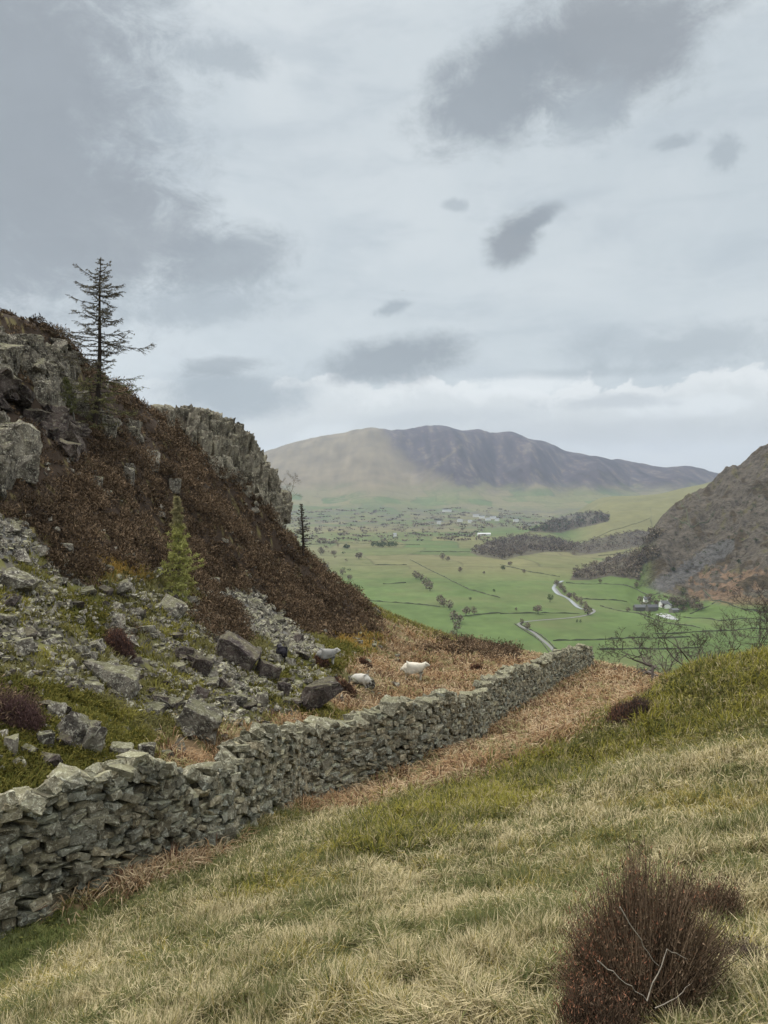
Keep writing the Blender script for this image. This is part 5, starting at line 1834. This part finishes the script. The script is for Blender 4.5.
BARE = ((0.11, 0.088, 0.065), (0.22, 0.18, 0.135))
DGRN = ((0.035, 0.05, 0.025), (0.07, 0.09, 0.04))
GRNT = ((0.06, 0.09, 0.035), (0.10, 0.14, 0.05))
TREES = [  # px, py of the foot, height px, width px, palette, label
 (416,579,9,8,BARE,'first bare tree at the top of the beckside row'), (421,581,8,7,BARE,'second bare tree of the beckside row'), (426,589,12,9,BARE,'tall bare tree in the upper clump of the beckside row'),
 (430,591,11,8,BARE,'bare tree at the lower end of the upper beckside clump'), (440,604,10,8,BARE,'dark bare tree heading the lower beckside clump'), (444,607,9,8,BARE,'bare tree in the middle of the lower beckside clump'),
 (450,610,11,8,BARE,'rounded bare tree by the beck bend'), (453,622,12,10,BARE,'broad grey tree at the bend of the beckside row'), (457,632,12,9,BARE,'lowest grey tree of the beckside row above the brow'),
 (460,624,10,8,BARE,'grey tree beside the broad grey tree'), (466,616,10,9,BARE,'bare tree on the wall right of the beckside row'), (474,615,9,7,BARE,'last bare tree on the wall right of the beckside row'),
 (452,638,8,8,BARE,'low scrub tree just above the brow of the pasture'),
 (538,614,10,10,BARE,'round lone tree on the field wall left of the road bend'), (550,602,9,7,GRNT,'green tree beside the river'), (588,615,9,9,BARE,'dark tree inside the road bend'),
 (527,630,8,7,BARE,'bare tree on the inside of the lower road corner'), (522,625,7,5,BARE,'thin bare tree at the lower road corner'), (555,653,6,5,DGRN,'dark bush beside the road where it meets the stone wall'),
 (577,623,4,2.5,DGRN,'left one of two small dark trees below the road'), (580.5,623,4,2.5,DGRN,'right one of two small dark trees below the road'),
 (516,611,4,3,BARE,'tiny tree on the field wall left of the lone round tree'), (494,592,3,3,DGRN,'small dark bush alone in the middle field'), (460,572,5,5,BARE,'small round tree in the middle of the valley'),
 (443,560,8,6,BARE,'grey tree beyond the middle fields'), (448,561,5,5,BARE,'smaller grey tree beside the grey one beyond the middle fields'), (359,559,7,8,BARE,'broad grey tree in the left fields'),
 (347,549,5,7,DGRN,'dark clump left of the square conifer block'), (321,555,8,7,BARE,'grey tree on the left valley side by the thin larch'), (334,556,6,6,BARE,'grey tree right of the left valley tree'),
 (326,570,7,7,BARE,'scrubby tree lower on the left valley side'), (334,577,6,6,BARE,'scrubby tree above the heather ridge'), (342,575,6,6,BARE,'pale scrubby tree on the left valley side'), (350,580,6,6,BARE,'scrubby tree nearest the left field wall'),
 (343,600,9,9,BARE,'pale tree showing just over the heather ridge'), (352,608,10,8,BARE,'bare tree rising behind the lower heather ridge'), (338,590,7,6,BARE,'small tree just over the heather ridge'),
 (510,566,5,5,BARE,'tree below the left end of the dark wood'), (503,570,4,5,DGRN,'dark bush under the dark wood'), (524,573,4,4,BARE,'small tree on the thin wall below the dark wood'),
 (600,583,5,4,BARE,'tree at the left end of the farthest field wall'), (636,588,7,5,BARE,'tree where the far wall meets the craggy hill'), (640,603,8,6,BARE,'bare tree behind the farm barns'),
 (628,612,5,5,BARE,'low tree left of the barns'), (650,600,7,6,BARE,'bare tree behind the small white cottage'), (672,604,9,7,BARE,'bare tree right behind the white farmhouse'),
 (678,606,10,7,BARE,'tall bare tree right of the white farmhouse'), (684,607,11,7,BARE,'tallest bare tree of the farm group'), (690,606,9,6,BARE,'bare tree at the right of the farm group'),
 (683,596,10,6,DGRN,'dark evergreen above the farm'), (696,610,7,7,BARE,'tree at the far right of the farm group'), (673,571,4,5,DGRN,'small dark holly on the scree slope'),
 (739,563,4,5,DGRN,'small dark bush on the rusty hill'), (484,574,3,3,BARE,'tiny tree in the middle fields'), (470,600,3,3,DGRN,'tiny bush right of the beckside row'),
]
for k in range(16):
    q = k / 15
    TREES.append((556 + 32 * q + rng.uniform(-2, 2), 586 + 26 * q + rng.uniform(-3, 0), rng.uniform(4, 7), rng.uniform(4, 6), BARE, None))
for i, (px, py, h, w, pal, lab) in enumerate(TREES):
    p = hit(px, py, 300)
    if p is None: continue
    D = p[1]
    cr, tr = blobtree(p, h * D / F, w * D / F, pal[0], pal[1], 1000 + i, n=150, bare=pal is BARE)
    root = bpy.data.objects.new('valley_tree', None); root.location = Vector(p); col.objects.link(root)
    if not lab:
        rk = sum(1 for t_ in TREES if t_[5] is None and t_[1] < py)
        lab2 = '%s small bare tree of the riverside row counting down from its far end' % (['first'] + ORD[1:])[min(rk, 15)]
    tag(root, lab or lab2, 'tree', None if lab else 'bare trees lining the river')
    tr.build('trunk', M_far, root); cr.build('crown', M_far, root)


def woodland(label, polys, spacing_px, h, w, pal, seed, n=22, hpx=None, thin=1.0):
    rg = np.random.default_rng(seed)
    mb = MB()
    for poly in polys:
        x0, x1 = min(a for a, b in poly), max(a for a, b in poly); y0, y1 = min(b for a, b in poly), max(b for a, b in poly)
        m_ = int((x1 - x0) * (y1 - y0) / (spacing_px[0] * spacing_px[1]) * thin)
        qx, qy = rg.uniform(x0, x1, m_), rg.uniform(y0, y1, m_)
        k = inpoly(qx, qy, poly)
        P = hits(qx[k], qy[k], 600)
        for p in P[~np.isnan(P[:, 0])]:
            hh = h * rg.uniform(0.7, 1.25); ww = w * rg.uniform(0.7, 1.3)
            pl_ = pal[rg.integers(len(pal))]
            cr, tr = blobtree(p, hh, ww, pl_[0], pl_[1], rg.integers(1e6), n=n, trunk=False)
            b_ = rg.uniform(0.8, 1.25)
            mb.add(np.concatenate(cr.V) + p, cr.T[0], cr.C[0] * b_)
    return tag(mb.build('woodland', M_far), label, 'woodland', kind='stuff')


DW = ((0.06, 0.046, 0.037), (0.13, 0.10, 0.08))
woodland('dark bare wood on the valley floor', [W_POLY['w1']], (2.6, 1.1), 13, 13, [BARE, DW, DW], 1)
woodland('wood on the low hill beyond', [W_POLY['w2']], (2.4, 1.0), 14, 14, [DW, DW, DGRN], 2)
woodland('bare wood below the craggy hill', [W_POLY['w3']], (3.0, 1.4), 11, 10, [BARE, BARE, DW], 3)
woodland('scattered wood between the hills', [W_POLY['w4']], (3.6, 1.4), 11, 11, [BARE, DW], 4)
woodland('square conifer plantation', [[(372,548),(397,548),(397,544.5),(372,544.5)]], (1.4, 0.7), 13, 10, [DGRN], 5)
woodland('trees and hedges of the far valley', [[(262,540),(300,545),(420,541),(490,541),(480,530),(420,524),(262,522)]], (7, 2.0), 7, 26, [BARE, BARE, DW], 6, 14, thin=0.8)
woodland('trees and hedges at the fell foot', [[(262,522),(420,526),(540,531),(560,519),(500,508),(400,508),(262,510)]], (7, 1.4), 7, 40, [BARE, BARE, BARE], 7, 14, thin=0.45)
woodland('scattered scrub on the left valley side', [[(300,535),(340,545),(362,600),(350,606),(320,585),(300,560)]], (9, 5), 7, 8, [BARE, BARE, DGRN], 8, 30)
woodland('gorse and thorn scrub on the craggy hill', [[(640,575),(668,535),(700,515),(768,480),(768,600),(690,590)]], (11, 8), 4, 5, [DW, DGRN], 9, 30)
woodland('trees round the farm', [[(632,604),(650,598),(700,600),(704,611),(690,614),(640,606)]], (6, 4), 8, 7, [BARE, DW], 10, 60)

# buildings
def house(px, py, wpx, label, L=None, dep=8, h=5.5, roof=3, yaw=0.0, C=(0.75, 0.74, 0.71), RC=(0.13, 0.135, 0.14), name='house', windows=True, chim=True, cat='house'):
    p = hit(px, py, 300)
    if p is None: return
    L = wpx / F * p[1] if L is None else L
    root = bpy.data.objects.new(name, None); root.location = Vector(p); root.rotation_euler = (0, 0, yaw); col.objects.link(root)
    tag(root, label, cat)
    mb = MB()
    V = [(-L/2,-dep/2,-1),(L/2,-dep/2,-1),(L/2,dep/2,-1),(-L/2,dep/2,-1),(-L/2,-dep/2,h),(L/2,-dep/2,h),(L/2,dep/2,h),(-L/2,dep/2,h),(-L/2,0,h+roof*.97),(L/2,0,h+roof*.97)]
    mb.add(V, [(0,1,5),(0,5,4),(1,2,6),(1,6,5),(2,3,7),(2,7,6),(3,0,4),(3,4,7),(4,8,7),(5,6,9)], C)
    mb.build('wall', M_paint, root)
    rf_ = MB(); e = 0.4
    V = [(-L/2-e,-dep/2-e,h-.25),(L/2+e,-dep/2-e,h-.25),(L/2+e,0,h+roof),(-L/2-e,0,h+roof),(-L/2-e,dep/2+e,h-.25),(L/2+e,dep/2+e,h-.25)]
    V2 = [(a, b, c_ + 0.3) for a, b, c_ in V]
    rf_.add(V + V2, [(6,7,8),(6,8,9),(9,8,11),(9,11,10),(0,2,1),(0,3,2),(3,5,2),(3,4,5),(0,1,7),(0,7,6),(4,10,11),(4,11,5),(0,6,9),(0,9,3),(3,9,10),(3,10,4),(1,2,8),(1,8,7),(2,5,11),(2,11,8)], RC)
    ro = rf_.build('roof', M_paint, root)
    if chim:
        for s in (-1, 1):
            c_ = MB(); c_.box((s * (L/2 - 0.7), 0, h + roof + 0.5), (0.9, 0.9, 1.6), 0, C); c_.build('chimney', M_paint, ro)
    if windows:
        nw = max(2, int(L / 3.5))
        for i in range(nw):
            for zz in (1.4, 3.9):
                w_ = MB(); w_.box((-L/2 + (i + .5) * L / nw, -dep/2 - 0.02, zz), (1.0, 0.12, 1.2), 0, (0.05, 0.055, 0.06)); w_.build('window', M_paint, root)


house(664, 607, 7, 'white farmhouse with gabled roof beside the pond', yaw=0.2, L=11)
house(668.5, 608, 4, 'small white wing standing right of the farmhouse', yaw=0.9, L=7, h=4, roof=2.2, chim=False)
house(647, 602, 5, 'little white cottage behind the barns', yaw=-0.1, L=9, h=4)
house(640, 611, 9, 'long dark stone barn at the left of the farm', yaw=0.1, L=16, C=(0.13,0.12,0.11), windows=False, chim=False, name='barn', cat='barn')
house(652, 611, 8, 'dark stone barn in the middle of the farm yard', yaw=0.15, L=14, C=(0.14,0.13,0.12), RC=(0.10,0.10,0.11), windows=False, chim=False, name='barn', cat='barn')
house(674, 612, 5, 'low stone shed between farmhouse and pond', yaw=0.3, L=10, h=3, roof=1.8, C=(0.18,0.17,0.15), windows=False, chim=False, name='barn', cat='barn')
for (px, py, w, lab) in [(447, 512, 9, 'long white building highest on the fell foot'), (460, 522, 5, 'pale house left of the village'), (476, 517, 6, 'white house at the left end of the village'), (482, 518.5, 5, 'white house in the middle of the village'),
                         (488, 520.5, 5, 'low white house in front of the village'), (493, 519, 6, 'tall white house at the right end of the village'), (497, 521, 4, 'small white house below the tall one'), (516, 522, 5, 'pale house right of the village'),
                         (395, 537.5, 3, 'tiny white barn in the left fields'), (439, 524, 4, 'small pale house left of the village road'), (470, 523, 4, 'small pale house under the village')]:
    house(px, py, w, lab, dep=16, h=10, roof=5, chim=False, windows=False, RC=(0.25, 0.26, 0.27))
house(484, 535.5, 13, 'long low white shed in front of the far village', dep=18, h=6, roof=3, chim=False, windows=False, RC=(0.55, 0.56, 0.57), name='shed', cat='shed')

# ================================================================== air
hm = bpy.data.materials.new('haze'); hm.use_nodes = True
ht = hm.node_tree; ht.nodes.clear()
ho = ht.nodes.new('ShaderNodeOutputMaterial'); hv = ht.nodes.new('ShaderNodeVolumePrincipled')
hv.inputs['Color'].default_value = (0.66, 0.78, 1.0, 1)
hv.inputs['Density'].default_value = 0.000046
hv.inputs['Anisotropy'].default_value = 0.2
ht.links.new(hv.outputs[0], ho.inputs['Volume'])
hb = MB(); hb.box((0, 3500, 265), (22000, 17500, 900))
hz = hb.build('haze', hm); tag(hz, kind='stuff')
